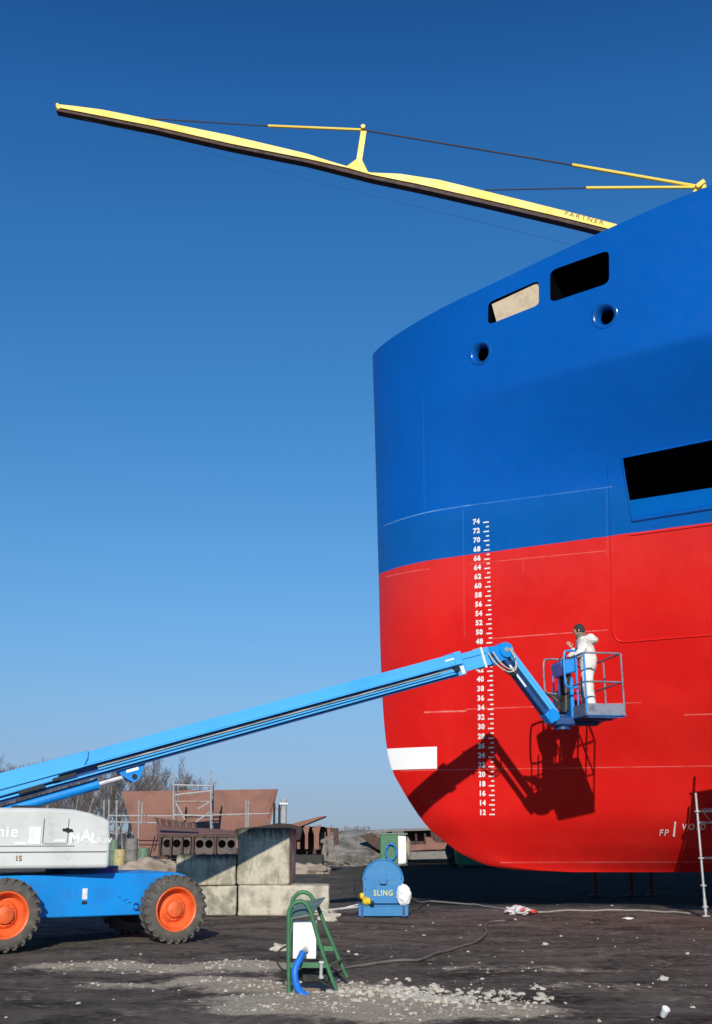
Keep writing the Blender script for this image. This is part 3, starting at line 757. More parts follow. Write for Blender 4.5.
mb.lathe([(0, -.16), (.14, -.16), (.15, -.14), (.15, .14), (.14, .16), (0, .16)], BP(LB, 0, .02), sv, 24); kn = mb.build('boom_knuckle', LIFT, lift)
mb = MB(); mb.lathe([(0, .02), (.045, .02), (.05, 0), (0, 0)], BP(LB, .16, .02), sv, 16); mb.build('pivot_pin', STEEL, kn)
for k_, (dx, dr) in enumerate(((0, 0), (.05, .06), (.1, -.04))):
    nb = MB(); nb.tube(curve_pts([BP(UF+.0+dx, .19, .05), BP(UF+.05+dx, .24, -.15), BP(UF+.22+dx*.5, .26, -.36-dr), BP(UF+.42, .25, -.38-dr), BP(LB+.08, .22, -.22), BP(LB+.10-dx*.3, .17, .03)], 7), .014, 8); nb.build('jib_hose', CREAM if k_ != 1 else BLACK, lift)
# lift cylinder
c0 = BP(-2.3, -.02, -1.0); pb = at(133, 774, 18.25)
ctop = BP(.62, .0, -.40); cdir = at(20, 807, 17.2)
ctop = pb; cbase = ctop+(at(10, 809.5, 17.55)-ctop)*1.6; mid = ctop+(cbase-ctop)*.20
mb = MB(); mb.tube([cbase, mid], .082, 20); mb.tube([mid, mid+(ctop-mid).normalized()*.05], .092, 20); cy_ = mb.build('lift_cylinder', LIFT, lift)
mb = MB(); mb.tube([mid, ctop], .042, 16); mb.build('cylinder_rod', CHROME, cy_)
mb = MB(); u_ = (ctop-B0).dot(bu)
mb.prism([BP(u_-.27, .10, -.19), BP(u_+.22, .10, -.19), BP(u_+.06, .10, -.43), BP(u_-.05, .10, -.45), BP(u_-.14, .10, -.37)], -sv*.2); mb.build('cylinder_bracket', LIFT, lift)
mb = MB(); bbox(mb, u_-.12, u_+.08, .10, .106, -.28, -.23, .001); mb.build('bracket_label', LETW, lift)
mb = MB(); mb.lathe([(0, .015), (.04, .015), (.045, 0)], BP(u_-.01, .10, -.37), sv, 14); mb.build('bracket_pin', BLACK, lift)
mb = MB(); mb.prism([_ls(-3.1, -.24, 1.2), _ls(-2.2, -.24, 1.2), _ls(-2.35, -.24, 1.75), _ls(-2.7, -.24, 2.05), _ls(-3.1, -.24, 2.0)], sn*.48); mb.build('boom_mount', LIFT, lift)
# jib
JT = at(551, 716, 20.85)
ju = (JT-ELB).normalized(); jw = sv.cross(ju); jw = jw if jw.x > 0 else -jw; jw.normalize(); RJ = Matrix((ju, -sv, jw)).transposed(); LJ = (JT-ELB).length
jsv = sv
def jbox(mb, u0, u1, v0, v1, w0, w1, bev=.008):
    c = ELB+ju*(u0+u1)/2+jsv*(v0+v1)/2+jw*(w0+w1)/2; mb.box(c, (u1-u0, v1-v0, w1-w0), RJ, bev=bev)
mb = MB(); jbox(mb, -.05, LJ+.02, -.10, .10, .015, .145, .012); jbox(mb, -.02, LJ, .10, .115, .07, .085, .003); jb = mb.build('jib', BOOMB, lift)
mb = MB(); jbox(mb, .10, LJ-.02, -.085, .085, -.135, -.045, .01); mb.build('jib_link', LIFTD, lift)
mb = MB(); jbox(mb, .25, .75, .085, .095, -.12, -.085, .003); mb.build('jib_label', WHITE, jb)
mb = MB(); mb.lathe([(0, -.13), (.11, -.13), (.11, .13), (0, .13)], JT, sv, 20); jbox(mb, LJ-.12, LJ+.1, -.12, .12, -.14, .1, .02); mb.build('jib_end', LIFT, lift)
# basket
BA = R(9); wv = V((math.cos(BA), math.sin(BA), 0)); lv = V((-math.sin(BA), math.cos(BA), 0)); RK = Matrix.Rotation(BA, 3, 'Z')
K0 = at(587, 713, 20.2); K0.z = 3.665
WB, LBk = .72, 1.75
def KP(a, l, z): return K0+wv*a+lv*l+V((0, 0, z))
mb = MB(); mb.box(KP(WB/2, LBk/2, -.015), (WB-.01, LBk-.01, .035), RK, bev=.006); mb.box(KP(WB/2, LBk/2, -.03), (WB+.06, LBk+.06, .015), RK)
for l in (.0, .6, 1.2, LBk): mb.box(KP(WB/2, l+.03*(l == 0)-.03*(l == LBk), -.05), (WB-.02, .05, .03), RK)
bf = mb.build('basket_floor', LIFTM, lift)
mb = MB()
mb.box(KP(WB/2, -.015, .08), (WB, .012, .205), RK); mb.box(KP(WB/2, LBk+.015, .08), (WB, .012, .205), RK); mb.box(KP(WB+.015, LBk/2, .08), (.012, LBk, .205), RK); mb.box(KP(-.015, LBk/2, .08), (.012, LBk, .205), RK)
mb.build('toe_board', RAILG, lift)
H = 1.11; r_ = .018
for (a, l) in ((0, 0), (WB, 0), (WB, LBk*.5), (WB, LBk), (0, LBk), (0, LBk*.72), (WB*.5, LBk), (0, .42)):
    nb = MB(); nb.tube([KP(a, l, .01), KP(a, l, H)], r_, 10); nb.build('rail_post', LIFT if (a == 0) else RAILG, lift)
c_ = .10
def loop(z):
    cs = [(0, 0), (WB, 0), (WB, LBk), (0, LBk)]; pts = []
    for i in range(4):
        p = V(cs[i]+(0,)); a = V(cs[i-1]+(0,)); b_ = V(cs[(i+1) % 4]+(0,))
        s_ = p+(a-p).normalized()*c_; e_ = p+(b_-p).normalized()*c_
        for k in range(5):
            t = k/4; q = s_*(1-t)**2+p*2*t*(1-t)+e_*t*t; pts.append(KP(q.x, q.y, z))
    return pts
mb = MB(); mb.tube(loop(H), r_, 10, closed=True); mb.build('top_rail', RAILG, lift)
mb = MB(); mb.tube(loop(.58), .017, 8, closed=True); mb.build('mid_rail', RAILG, lift)
# control console and its guard hoops on the left side
mb = MB(); Rc = RK @ Matrix.Rotation(R(-14), 3, 'Y')
mb.box(KP(-.10, .80, .93), (.30, .62, .26), Rc, bev=.02); co = mb.build('control_box', LIFT, lift)
mb = MB(); mb.box(KP(-.12, .80, 1.067), (.25, .54, .015), Rc); mb.build('control_panel', BLACK, co)
for k in range(4):
    nb = MB(); p = KP(-.14+.02*(k % 2), .60+.13*k, 1.07); nb.tube([p, p+V((.01, 0, .07))], .009, 6); nb.blob(p+V((.01, 0, .08)), (.018, .018, .018), 0, 1, 0); nb.build('joystick', BLACK, co)
def hoop(l, a0, a1, z0, z1, m_):
    pts = [(a1, z1), (a0+.08, z1), (a0, z1-.08), (a0, z0+.08), (a0+.08, z0), (a1, z0)]
    nb = MB(); nb.tube(curve_pts([KP(a, l, z) for a, z in pts], 5), .02, 10); nb.build('guard_hoop', m_, lift)
hoop(.38, -.24, .0, .52, 1.2, LIFT); hoop(1.22, -.36, .0, .50, 1.16, RAILG)
mb = MB(); mb.box(KP(-.10, .98, .36), (.12, .14, .86), RK, bev=.01); mb.box(KP(-.02, .74, .35), (.07, .16, .78), RK, bev=.01); mb.build('rotator_post', LIFT, lift)
mb = MB(); mb.box(KP(-.18, .86, -.07), (.42, .42, .18), RK, bev=.03); mb.lathe([(0, -.22), (.16, -.22), (.16, .1), (0, .1)], KP(-.18, .86, .0), (0, 0, 1), 20); mb.box(KP(.25, .86, -.10), (.5, .26, .08), RK, bev=.01); mb.build('rotator', LIFTD, lift)
mb = MB(); pm = KP(-.22, .86, -.12); mb.tube([JT, pm], .10, 14); mb.build('rotator_arm', LIFTD, lift)
for k in range(6):
    nb = MB(); nb.tube(curve_pts([ELB+ju*(LJ*.72)+jw*.17+sv*(.05-.04*k), ELB+ju*(LJ*.88)+jw*(.24+.03*k)+sv*.06, JT+V((.15, -.08, .12+.03*k)), KP(-.16-.02*k, .62, .12), KP(-.12-.02*(k % 3), .60+.05*k, .45), KP(-.06-.05*(k % 3), .62+.04*k, .82)], 7), .020, 8); nb.build('control_cable', BLACK if k != 1 else CABLED, lift)
mb = MB(); mb.tube([KP(-.34, 1.22, .5), KP(-.34, 1.22, -.05)], .016, 8); mb.tube([KP(-.20, 1.22, .62), KP(-.20, 1.22, -.02)], .016, 8)
for z in (.05, .28): mb.tube([KP(-.34, 1.22, z), KP(-.0, 1.22, z)], .014, 8)
mb.build('step_ladder', LIFTD, lift)

# ------------------------------------------------------------------ person
def skin(name, verts, edges, rad, m_, parent=None, sub=2, root=0):
    me = bpy.data.meshes.new(name); me.from_pydata([tuple(v) for v in verts], edges, []); o = bpy.data.objects.new(name, me); COL.objects.link(o)
    md = o.modifiers.new('skin', 'SKIN'); md.use_smooth_shade = True
    sk = me.skin_vertices[0].data
    for i, r in enumerate(rad):
        sk[i].radius = (r, r) if not isinstance(r, tuple) else r
        sk[i].use_root = (i == root)
    s2 = o.modifiers.new('sub', 'SUBSURF'); s2.levels = sub; s2.render_levels = sub
    bpy.context.view_layer.update()
    m2 = bpy.data.meshes.new_from_object(o.evaluated_get(bpy.context.evaluated_depsgraph_get()))
    bpy.data.objects.remove(o)
    t = bmesh.new(); t.from_mesh(m2); bpy.data.meshes.remove(m2)
    return t
# local frame: forward f (facing the console), left = towards the viewer
PC = KP(.33, .72, .012); pf = V((-.94, .30, 0)).normalized(); plf = V((0, 0, 1)).cross(pf)
def PP(f_, l_, z): return PC+pf*f_+plf*l_+V((0, 0, z))
J = dict(pel=(-.02, 0, .95), hl=(-.01, .10, .90), hr=(-.01, -.10, .90), kl=(.00, .12, .50), kr=(.09, -.12, .50), al=(-.07, .13, .08), ar=(.01, -.13, .08), tl=(.10, .15, .04), tr=(.19, -.14, .04),
         sp=(-.02, 0, 1.16), ch=(.03, 0, 1.34), nk=(.07, 0, 1.48), hd=(.10, 0, 1.57), sl=(.02, .19, 1.41), sr=(.04, -.19, 1.41), el=(.09, .25, 1.15), er=(.16, -.23, 1.16), wl=(.33, .17, 1.14), wr=(.30, -.12, 1.33))
def jj(k): return PP(*J[k])
def person_skin(names, edges, rad, m_):
    idx = {n_: i for i, n_ in enumerate(names)}
    return skin('t', [jj(n_) for n_ in names], [(idx[a], idx[b_]) for a, b_ in edges], rad, m_)
names = ['pel', 'hl', 'kl', 'al', 'tl', 'hr', 'kr', 'ar', 'tr', 'sp', 'ch', 'nk', 'hd', 'sl', 'el', 'wl', 'sr', 'er', 'wr']
edges = [('pel', 'hl'), ('hl', 'kl'), ('kl', 'al'), ('al', 'tl'), ('pel', 'hr'), ('hr', 'kr'), ('kr', 'ar'), ('ar', 'tr'), ('pel', 'sp'), ('sp', 'ch'), ('ch', 'nk'), ('nk', 'hd'), ('ch', 'sl'), ('sl', 'el'), ('el', 'wl'), ('ch', 'sr'), ('sr', 'er'), ('er', 'wr')]
rad = [.12, .085, .058, .04, .035, .085, .058, .04, .035, .12, .13, .058, .06, .06, .042, .028, .06, .042, .028]
mb = MB(); mb._add(person_skin(names, edges, rad, SKIN))
# head
def head(mb):
    t = bmesh.new(); bmesh.ops.create_uvsphere(t, u_segments=24, v_segments=18, radius=1.0)
    hc = PP(.115, 0, 1.645); hf = (pf+V((0, 0, -.08))).normalized(); hl_ = V((0, 0, 1)).cross(hf).normalized(); hu = hf.cross(hl_)
    for v in t.verts:
        x, y, z = v.co
        jaw = 1-.22*max(0, -z)*(1 if x < .3 else .6)
        X_, Y_, Z_ = x*.098*jaw, y*.077*jaw, z*.122
        if x > .8 and abs(y) < .28 and -.35 < z < .15: X_ += .022*(1-abs(y)/.28)
        v.co = hc+hf*X_+hl_*Y_+hu*Z_
    mb._add(t)
    for s_ in (-1, 1):
        mb.blob(hc+hl_*s_*.079+hf*-.005-hu*.005, (.014, .014, .030), 0, 2, 0); mb.blob(hc+hf*.083+hl_*s_*.032+hu*.012, (.011, .011, .011), 0, 1, 0)
    mb.blob(hc+hf*.085-hu*.055, (.012, .022, .008), 0, 1, 0)
    return hc, hf, hl_, hu
hc, hf, hl_, hu = head(mb)
# hands: palm and five bent fingers each
def hand(mb, wrist, d, up, side):
    d = d.normalized(); s_ = d.cross(up).normalized(); up = s_.cross(d).normalized()
    vs = [wrist, wrist+d*.045, wrist+d*.085]; es = [(0, 1), (1, 2)]; rs = [(.024, .024), (.036, .020), (.036, .017)]
    for k, (o_, ln_) in enumerate(((-.028, .070), (-.010, .080), (.010, .075), (.028, .058))):
        b0 = wrist+d*.095+s_*o_; i0 = len(vs)
        vs += [b0, b0+d*ln_*.5-up*.012, b0+d*ln_*.8-up*.04]; rs += [.0095, .009, .0075]; es += [(2, i0), (i0, i0+1), (i0+1, i0+2)]
    b0 = wrist+d*.03+s_*side*.035; i0 = len(vs); vs += [b0, b0+d*.03+s_*side*.025-up*.01, b0+d*.062+s_*side*.022-up*.03]; rs += [.012, .010, .008]; es += [(1, i0), (i0, i0+1), (i0+1, i0+2)]
    mb._add(skin('h', vs, es, rs, SKIN, sub=1))
hand(mb, jj('wl'), pf*.9+V((0, 0, -.25)), V((0, 0, 1)), -1); hand(mb, jj('wr'), pf*.35+V((0, 0, .85)), plf, 1)
person = mb.build('person', SKIN, None, smooth=180)
tag(person, 'worker in white hooded coveralls and dark cap standing at the lift basket controls', 'person')
# coverall
J['hd'] = (.075, 0, 1.50); J['tl'] = (-.06, .13, .055); J['tr'] = (.02, -.13, .055)
rad2 = [(.20, .19), .138, .114, .10, .104, .138, .114, .10, .104, (.205, .19), (.215, .19), .095, .088, .11, .092, .062, .11, .092, .062]
mb = MB(); mb._add(person_skin(names, edges, rad2, SUIT))
for v in mb.bm.verts:                                  # folds
    q = v.co
    k = noise.noise(V((q.x*9, q.y*9, q.z*15)))*.026+noise.noise(V((q.x*18, q.y*18, q.z*30)))*.016
    v.co = q+(q-PP(0, 0, q.z-PC.z)).normalized()*k
mb.build('coverall', SUIT, person, smooth=180)
mb = MB(); mb.blob(PP(-.10, .0, 1.465), (.13, .15, .10), 3, 3, .35, 1.3); mb.blob(PP(-.14, .02, 1.43), (.09, .14, .07), 5, 3, .35, 1.4); mb.build('hood', SUIT, person, smooth=180)
mb = MB(); mb.lathe([(.075, -.07), (.10, -.06), (.108, -.02), (.100, .02), (.105, .05), (.088, .075), (.07, .07)], PP(.075, 0, 1.515), V((.2*pf.x, .2*pf.y, 1)), 24); mb.build('scarf', SCARF, person, smooth=180)
t = bmesh.new(); bmesh.ops.create_uvsphere(t, u_segments=24, v_segments=16, radius=1.0)
bmesh.ops.delete(t, geom=[v for v in t.verts if v.co.z < -.42], context='VERTS')
for v in t.verts:
    x, y, z = v.co
    v.co = hc+hf*(x*.108-.008)+hl_*y*.089+hu*(z*.128+.012) if not (x > .55 and z < .25) else hc+hf*(x*.100-.008)+hl_*y*.084+hu*(.25*.128+.012)
mb = MB(); mb._add(t); mb.build('cap', HAIRM, person, smooth=180)
for sk_, y_ in (('l', 'al'), ('r', 'ar')):
    a_ = jj(y_); t_ = (PP(.13, .15, .0) if sk_ == 'l' else PP(.22, -.14, .0))
    nb = MB(); nb._add(skin('b', [V((a_.x, a_.y, PC.z+.14)), V((a_.x, a_.y, PC.z+.062)), V((t_.x, t_.y, PC.z+.048))], [(0, 1), (1, 2)], [.06, .06, .046], BLACK)); nb.build('boot', BLACK, person, smooth=180)
# ------------------------------------------------------------------ concrete blocks
def top_shade_stain(name, base, dark):
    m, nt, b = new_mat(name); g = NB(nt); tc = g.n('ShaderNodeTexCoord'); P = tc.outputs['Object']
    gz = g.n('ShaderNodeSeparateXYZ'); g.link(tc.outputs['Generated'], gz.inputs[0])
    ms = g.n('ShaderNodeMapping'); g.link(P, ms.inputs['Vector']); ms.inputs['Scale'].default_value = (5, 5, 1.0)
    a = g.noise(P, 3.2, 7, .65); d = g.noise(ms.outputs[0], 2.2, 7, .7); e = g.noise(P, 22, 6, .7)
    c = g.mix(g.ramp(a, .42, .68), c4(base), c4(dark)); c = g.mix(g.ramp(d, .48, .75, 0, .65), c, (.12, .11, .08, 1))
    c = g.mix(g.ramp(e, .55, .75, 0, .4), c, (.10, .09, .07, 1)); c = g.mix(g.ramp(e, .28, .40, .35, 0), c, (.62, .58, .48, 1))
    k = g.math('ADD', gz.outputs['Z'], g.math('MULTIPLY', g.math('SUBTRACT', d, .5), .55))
    c = g.mix(g.ramp(k, .72, .98, 0, .93), c, (.022, .024, .021, 1))          # black mould and the boom's shade painted down from the top
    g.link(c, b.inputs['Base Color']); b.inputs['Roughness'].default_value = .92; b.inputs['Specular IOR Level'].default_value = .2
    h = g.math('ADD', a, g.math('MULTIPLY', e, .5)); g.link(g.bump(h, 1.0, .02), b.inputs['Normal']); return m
MOULD_SHADE = top_shade_stain('mouldy_shaded_concrete', (.50, .46, .35), (.27, .25, .18))
def block(px0, px1, ytop, ybot, Y, depth, rz, m_, label, zb=0.0, w=None, rough=1):
    c0_, c1_ = at(px0, ybot, Y), at(px1, ybot, Y); w = w or (c1_.x-c0_.x)
    h = (ybot-ytop)/1146*Y*.985 if True else 0
    nb = MB(); t = bmesh.new(); bmesh.ops.create_cube(t, size=1.0)
    for v in t.verts: v.co = V((v.co.x*w, v.co.y*depth, (v.co.z+.5)*h))
    bmesh.ops.bevel(t, geom=t.edges[:], offset=.045, segments=3, affect='EDGES', profile=.5)
    bmesh.ops.subdivide_edges(t, edges=[e for e in t.edges if e.calc_length() > .3], cuts=14, use_grid_fill=True)
    for v in t.verts:
        n = noise.noise(v.co*4+V((px0, ytop, 0)))*.016+noise.noise(v.co*13+V((px0, 1, 0)))*.010
        v.co += v.co.normalized()*n
        if v.co.z < 0: v.co.z = 0
    nb._add(t); o = nb.build('concrete_block', m_, None, smooth=50)
    o.location = ((c0_.x+c1_.x)/2, Y+depth/2, zb); o.rotation_euler = (0, 0, rz)
    return tag(o, label, 'concrete block', 'concrete blocks stacked behind the boom lift'), h
YB = 23.15
o, hD = block(237.5, 329, 886.5, 915.5, YB, .75, R(0), CONC, 'long low concrete block lying on the ground to the right under the big cube block')
o, hB = block(176, 236, 887, 915.5, YB+.05, .75, R(-.6), CONC2, 'bottom concrete block half hidden behind the front wheel')
o, hA = block(175, 235, 856, 885.5, YB+.02, .72, R(.7), MOULD_SHADE, 'upper concrete block of the left stack, dark shade on its top corner', hB+.004)
o, hC = block(238, 291, 831, 886, YB+.05, 1.12, R(-4), MOULD_SHADE, 'tallest cube shaped concrete block standing on the long low block', hD+.004, w=1.06)

# ------------------------------------------------------------------ cable winch
wp = gr(383.5, 916.5); wy = wp.y
wi = empty('cable_winch', (wp.x, wy, 0), 'small blue winch with rounded drum guard and yellow lettering on its front', 'winch')
def WPt(x, y, z): return V((wp.x+x, wy+y, z))
mb = MB()
for y in (.03, .75): mb.box(WPt(0, y, .10), (.98, .05, .19), bev=.006)
mb.box(WPt(-.46, .39, .10), (.05, .68, .17)); mb.box(WPt(.46, .39, .10), (.05, .68, .17)); mb.box(WPt(0, .39, .205), (1.0, .80, .02))
mb.build('base_frame', WINCH, wi)
for x in (-.42, .40):
    nb = MB(); nb.box(WPt(x, -.002, .10), (.05, .03, .22)); nb.build('frame_foot', LIFTD, wi)
mb = MB(); mb.prism([WPt(-.40, .10, .24), WPt(.40, .10, .24), WPt(.40, .10, .74), WPt(.27, .10, .765), WPt(-.27, .10, .765), WPt(-.40, .10, .74)], (0, .05, 0)); mb.build('front_plate', WINCH, wi, smooth=0)
mb = MB(); pts = [WPt(.395*math.cos(a), .16, .66+.40*math.sin(a)) for a in [math.pi*i/24 for i in range(25)]]
pts = [WPt(.395, .16, .24)]+pts+[WPt(-.395, .16, .24)]
mb.prism(pts, (0, .42, 0)); mb.build('drum_guard', WINCH, wi, smooth=35)
mb = MB(); mb.tube([WPt(.405*math.cos(a), .155, .66+.41*math.sin(a)) for a in [math.pi*i/24 for i in range(25)]], .016, 8); mb.build('guard_rim', WINCH, wi, smooth=60)
for bx in (-.36, .36):
    for bz in (.29, .50, .70):
        nb = MB(); nb.lathe([(0, .012), (.016, .012), (.018, 0)], WPt(bx, .10, bz), (0, -1, 0), 6); nb.build('bolt', LIFTD, wi)
mb = MB(); mb.tube([WPt(-.07, .09, .70), WPt(-.07, .03, .69), WPt(-.05, .02, .62), WPt(.05, .02, .62), WPt(.07, .03, .69), WPt(.07, .09, .70)], .014, 8); mb.box(WPt(0, .092, .66), (.17, .012, .12)); mb.build('handle', WINCH, wi)
t = text_bm('SLING', .15, .002, 'CENTER', 1.16); nb = MB(); nb._add(t)
for v in nb.bm.verts: v.co = WPt(v.co.x*.86+.0, .094, v.co.y+.385)
nb.build('lettering', LETY, wi, smooth=0)
mb = MB(); mb.tube([WPt(-.47+.03*math.sin(a), .25+.0*a, .52+.20*math.cos(a)) if False else WPt(-.46+.11*math.cos(a), .2+.02*math.sin(2*a), .52+.2*math.sin(a)) for a in [i*2*math.pi/30 for i in range(30)]], .016, 8, closed=True); mb.build('cable_loop', BLACK, wi)
mb = MB(); mb.blob(WPt(-.33, .0, .29), (.09, .09, .08), 4, 2, .3); mb.blob(WPt(-.42, .06, .38), (.05, .06, .07), 6, 2, .3); mb.tube([WPt(-.30, -.06, .27), WPt(-.24, -.10, .26)], .035, 10); pc_ = mb.build('plug', YEL2, wi)
mb = MB(); mb.tube([WPt(-.25, -.11, .26), WPt(-.2, -.13, .255)], .04, 10); mb.build('plug_face', BLACK, pc_)
mb = MB(); mb.blob(WPt(.405, .02, .40), (.145, .12, .20), 12, 4, .17, 2.6); tag(mb.build('plastic_sheet', BAGW, None, smooth=180), 'crumpled white plastic sheet draped over the corner of the blue winch', 'plastic sheet')
mb = MB(); mb.tube([WPt(-.48, .3, .16), WPt(-1.25, .1, .10), WPt(-1.8, .0, .03)], .022, 8); mb.tube([WPt(-.48, .45, .2), WPt(-1.1, .35, .06), WPt(-1.7, .3, .03)], .018, 8); tag(mb.build('drawbar', STEEL, None), 'pale steel bar lying beside the blue winch towards the concrete block', 'steel bar')

# ------------------------------------------------------------------ hoses on the ground
def ground_line(pts, r, m_, name, label, cat, start=None, end=None):
    ps = [gr(px, py) for px, py in pts]; ps = curve_pts(ps, 8)
    for i, p in enumerate(ps): p.z = max(gh(p.x, p.y), -.01)+r+.004
    if start is not None: ps = curve_pts([start]+[ (start+ps[0])/2-V((0, 0, .08)), ps[0]], 5)[:-1]+ps
    nb = MB(); nb.tube(ps, r, 8); return tag(nb.build(name, m_, None, smooth=80), label, cat)
ground_line([(430, 901.5), (470, 905), (505, 910), (530, 912.5), (570, 912), (620, 911.5), (662, 912.5), (690, 914)], .016, CABLE, 'steel_cable', 'long pale cable running from the winch towards the scaffold pole', 'cable', WPt(.46, .1, .40))
ground_line([(330, 974), (350, 969), (385, 965), (420, 962), (450, 951), (475, 943), (486, 934), (485, 928), (489, 924), (505, 923)], .018, CABLED, 'air_hose', 'dusty grey hose curving over the soil from the green stand', 'hose')
# ------------------------------------------------------------------ green hose stand
gp = gr(313, 992); gs = empty('hose_stand', (gp.x, gp.y, 0), 'green tubular stand holding a white cabinet and a blue hose', 'stand')
def GP(x, y, z): return V((gp.x+x, gp.y+y, z))
YG = gp.y
def gl(px, py, dy): return at(px, py, YG+dy)
def arch(dy, pts, nm='arch_frame', cutl=None):
    nb = MB(); ps = [gl(px, py, dy) for px, py in pts]
    ps[0].z = max(ps[0].z, .0); ps[-1].z = max(0, ps[-1].z)
    nb.tube(curve_pts(ps, 6), .023, 10); return nb.build(nm, GREEN, gs, smooth=80)
arch(0, [(289, 995), (288.6, 960), (288.6, 925), (289.2, 912), (293, 904.5), (299, 901.5), (305, 903), (309, 908.5), (313, 920), (320, 944), (328, 968), (337, 992)])
arch(.62, [(291, 975), (291.5, 940), (292, 905), (295, 896.5), (301, 892.3), (308, 893.5), (313, 899), (319, 910), (325, 926), (333, 945), (340, 962), (347, 977)])
mb = MB(); mb.box((gl(290, 964, 0)+gl(327, 966, 0))/2, ((gl(327, 966, 0)-gl(290, 964, 0)).length, .03, .05)); mb.build('cross_bar', GREEN, gs)
mb = MB(); mb.box((gl(322, 948, .62)+gl(334, 949, .62))/2-V((.15, 0, 0)), (.45, .03, .05)); mb.build('cross_bar', GREEN, gs)
for (a_, b_) in (((290, 965), (292, 958)), ((329, 966), (341, 960))):
    nb = MB(); nb.tube([gl(*a_, 0), gl(*b_, .62)], .018, 8); nb.build('side_bar', GREEN, gs)
mb = MB(); q = [gl(290, 918, -.0), gl(312, 914, -.0), gl(325, 897, .60), gl(296, 903, .60)]; mb.prism(q, (0, 0, -.012)); mb.build('roof_sheet', GREENSH, gs, smooth=0)
cA, cB = gl(292.5, 959, .06), gl(316.5, 922.5, .06)
mb = MB(); mb.box(((cA.x+cB.x)/2, YG+.23, (cA.z+cB.z)/2), (cB.x-cA.x, .34, cB.z-cA.z), bev=.012, seg=2); cb = mb.build('cabinet', SHEETW, gs)
hp0 = gl(305.5, 949, .05)
mb = MB(); mb.lathe([(0, .06), (.028, .06), (.03, .05), (.03, 0)], hp0, (0, -1, 0), 14); mb.tube([hp0+V((0, -.04, 0)), hp0+V((-.03, -.10, -.03))], .026, 10); mb.build('hose_fitting', STEEL, cb)
mb = MB(); mb.tube(curve_pts([hp0+V((-.02, -.09, -.02)), hp0+V((-.055, -.13, -.09)), gl(295.5, 968, -.12), gl(295, 978, -.16), gl(299, 990, -.22), gl(309, 998, -.30)], 8), [.036]*41, 14); mb.build('blue_hose', HOSEB, gs, smooth=80)
mb = MB(); v0 = gl(321.5, 963, -.03); mb.tube([v0, v0-V((.005, 0, .13))], .018, 10); mb.box(v0+V((0, 0, .01)), (.05, .03, .02)); mb.lathe([(.0, .0), (.03, 0), (.03, .03), (0, .03)], v0-V((0, 0, .15)), (0, 0, 1), 12); mb.build('tap', STEEL, gs)
mb = MB(); mb.box(gl(316, 974, .3), (.30, .2, .16), bev=.02); mb.build('pump_housing', BLACK, gs)
def gc(pts, r, m_, nm):
    nb = MB(); nb.tube(curve_pts(pts, 8), r, 8); nb.build(nm, m_, gs, smooth=80)
gc([gl(291, 944, .1), gl(280, 950, .1), gl(277, 961, .05), gl(283, 970, .02), gl(290, 971, .08)], .010, BLACK, 'power_cable')
gc([gl(279, 974, 0), gl(284, 977, .0), gl(292, 973, .1), gl(305, 972, .2), gl(322, 972, .1)], .013, BLACK, 'power_cable')
gc([gl(318, 978, 0), gl(325, 984, -.02), gl(333, 986, .0), gl(332, 978, .1)], .013, BLACK, 'power_cable')

# ------------------------------------------------------------------ scaffold at the right edge
sp_ = gr(706, 916.5); sc_ = empty('scaffold', (sp_.x, sp_.y, 0), 'steel tube scaffold with plank deck standing beside the hull at the right edge', 'scaffold')
SX, SY = sp_.x, sp_.y
ztp = 2.0
for i, x in enumerate((0, 2.0)):
    for j, y in enumerate((0, .85)):
        x = (0, 2.0)[i]+.55*j
        nb = MB(); nb.tube([(SX+x, SY+y, .02), (SX+x, SY+y, 2.36 if j == 0 else 2.25)], .024, 10)
        nb.box((SX+x, SY+y, .012), (.16, .16, .02))
        nb.tube([(SX+x, SY+y, .08), (SX+x, SY+y, .34)], .034, 10); po = nb.build('scaffold_post', STEEL, sc_)
        for z in (.18, .58, 1.10, ztp):
            mb = MB(); mb.lathe([(.03, -.015), (.062, -.015), (.062, .015), (.03, .015)], (SX+x, SY+y, z), (0, 0, 1), 14); mb.build('collar', STEEL, po)
for z in (1.10, ztp, ztp-.22):
    for y in (0, .85):
        nb = MB(); nb.tube([(SX+.647*y, SY+y, z), (SX+2.0+.647*y, SY+y, z)], .021, 8); nb.build('ledger', STEEL, sc_)
for z in (1.10, ztp):
    for x in (0, 2.0):
        nb = MB(); nb.tube([(SX+x, SY, z), (SX+x+.55, SY+.85, z)], .021, 8); nb.build('transom', STEEL, sc_)
for k in range(7):
    nb = MB(); a_ = SX+.12+k*.28; nb.tube([(a_, SY, ztp), (a_+.14, SY, ztp-.22), (a_+.28, SY, ztp)], .010, 6); nb.build('lattice_brace', STEEL, sc_)
for k in range(4):
    nb = MB(); nb.box((SX+1.2+.1*k, SY+.12+k*.205, ztp+.045), (2.1, .20, .04), bev=.004); nb.build('deck_plank', WOODP, sc_)
# added staging out of view, its tarpaulin sized to shade the lower right hull
s2 = empty('shade_staging', (8.2, 19.9, 0), 'unseen sheeted staging added to throw shade on the lower hull', 'scaffold')
for x in (6.88, 9.4):
    for y in (19.5, 20.3):
        nb = MB(); nb.tube([(x, y, 0), (x, y, 3.95)], .024, 8); nb.build('shade_staging_post', STEEL, s2)
for z in (2.25, 3.7):
    for y in (19.5, 20.3):
        nb = MB(); nb.tube([(6.8, y, z), (9.5, y, z)], .021, 8); nb.build('ledger', STEEL, s2)
nb = MB(); nb.box((8.16, 19.9, 2.30), (2.5, .78, .04)); nb.build('deck_plank', WOODP, s2)  # deck of the added staging out of view
nb = MB(); nb.box((8.17, 20.34, 2.98), (2.66, .015, 1.40)); nb.build('tarpaulin', SACK, s2, smooth=0)  # added sheet that blocks the sun from the lower hull
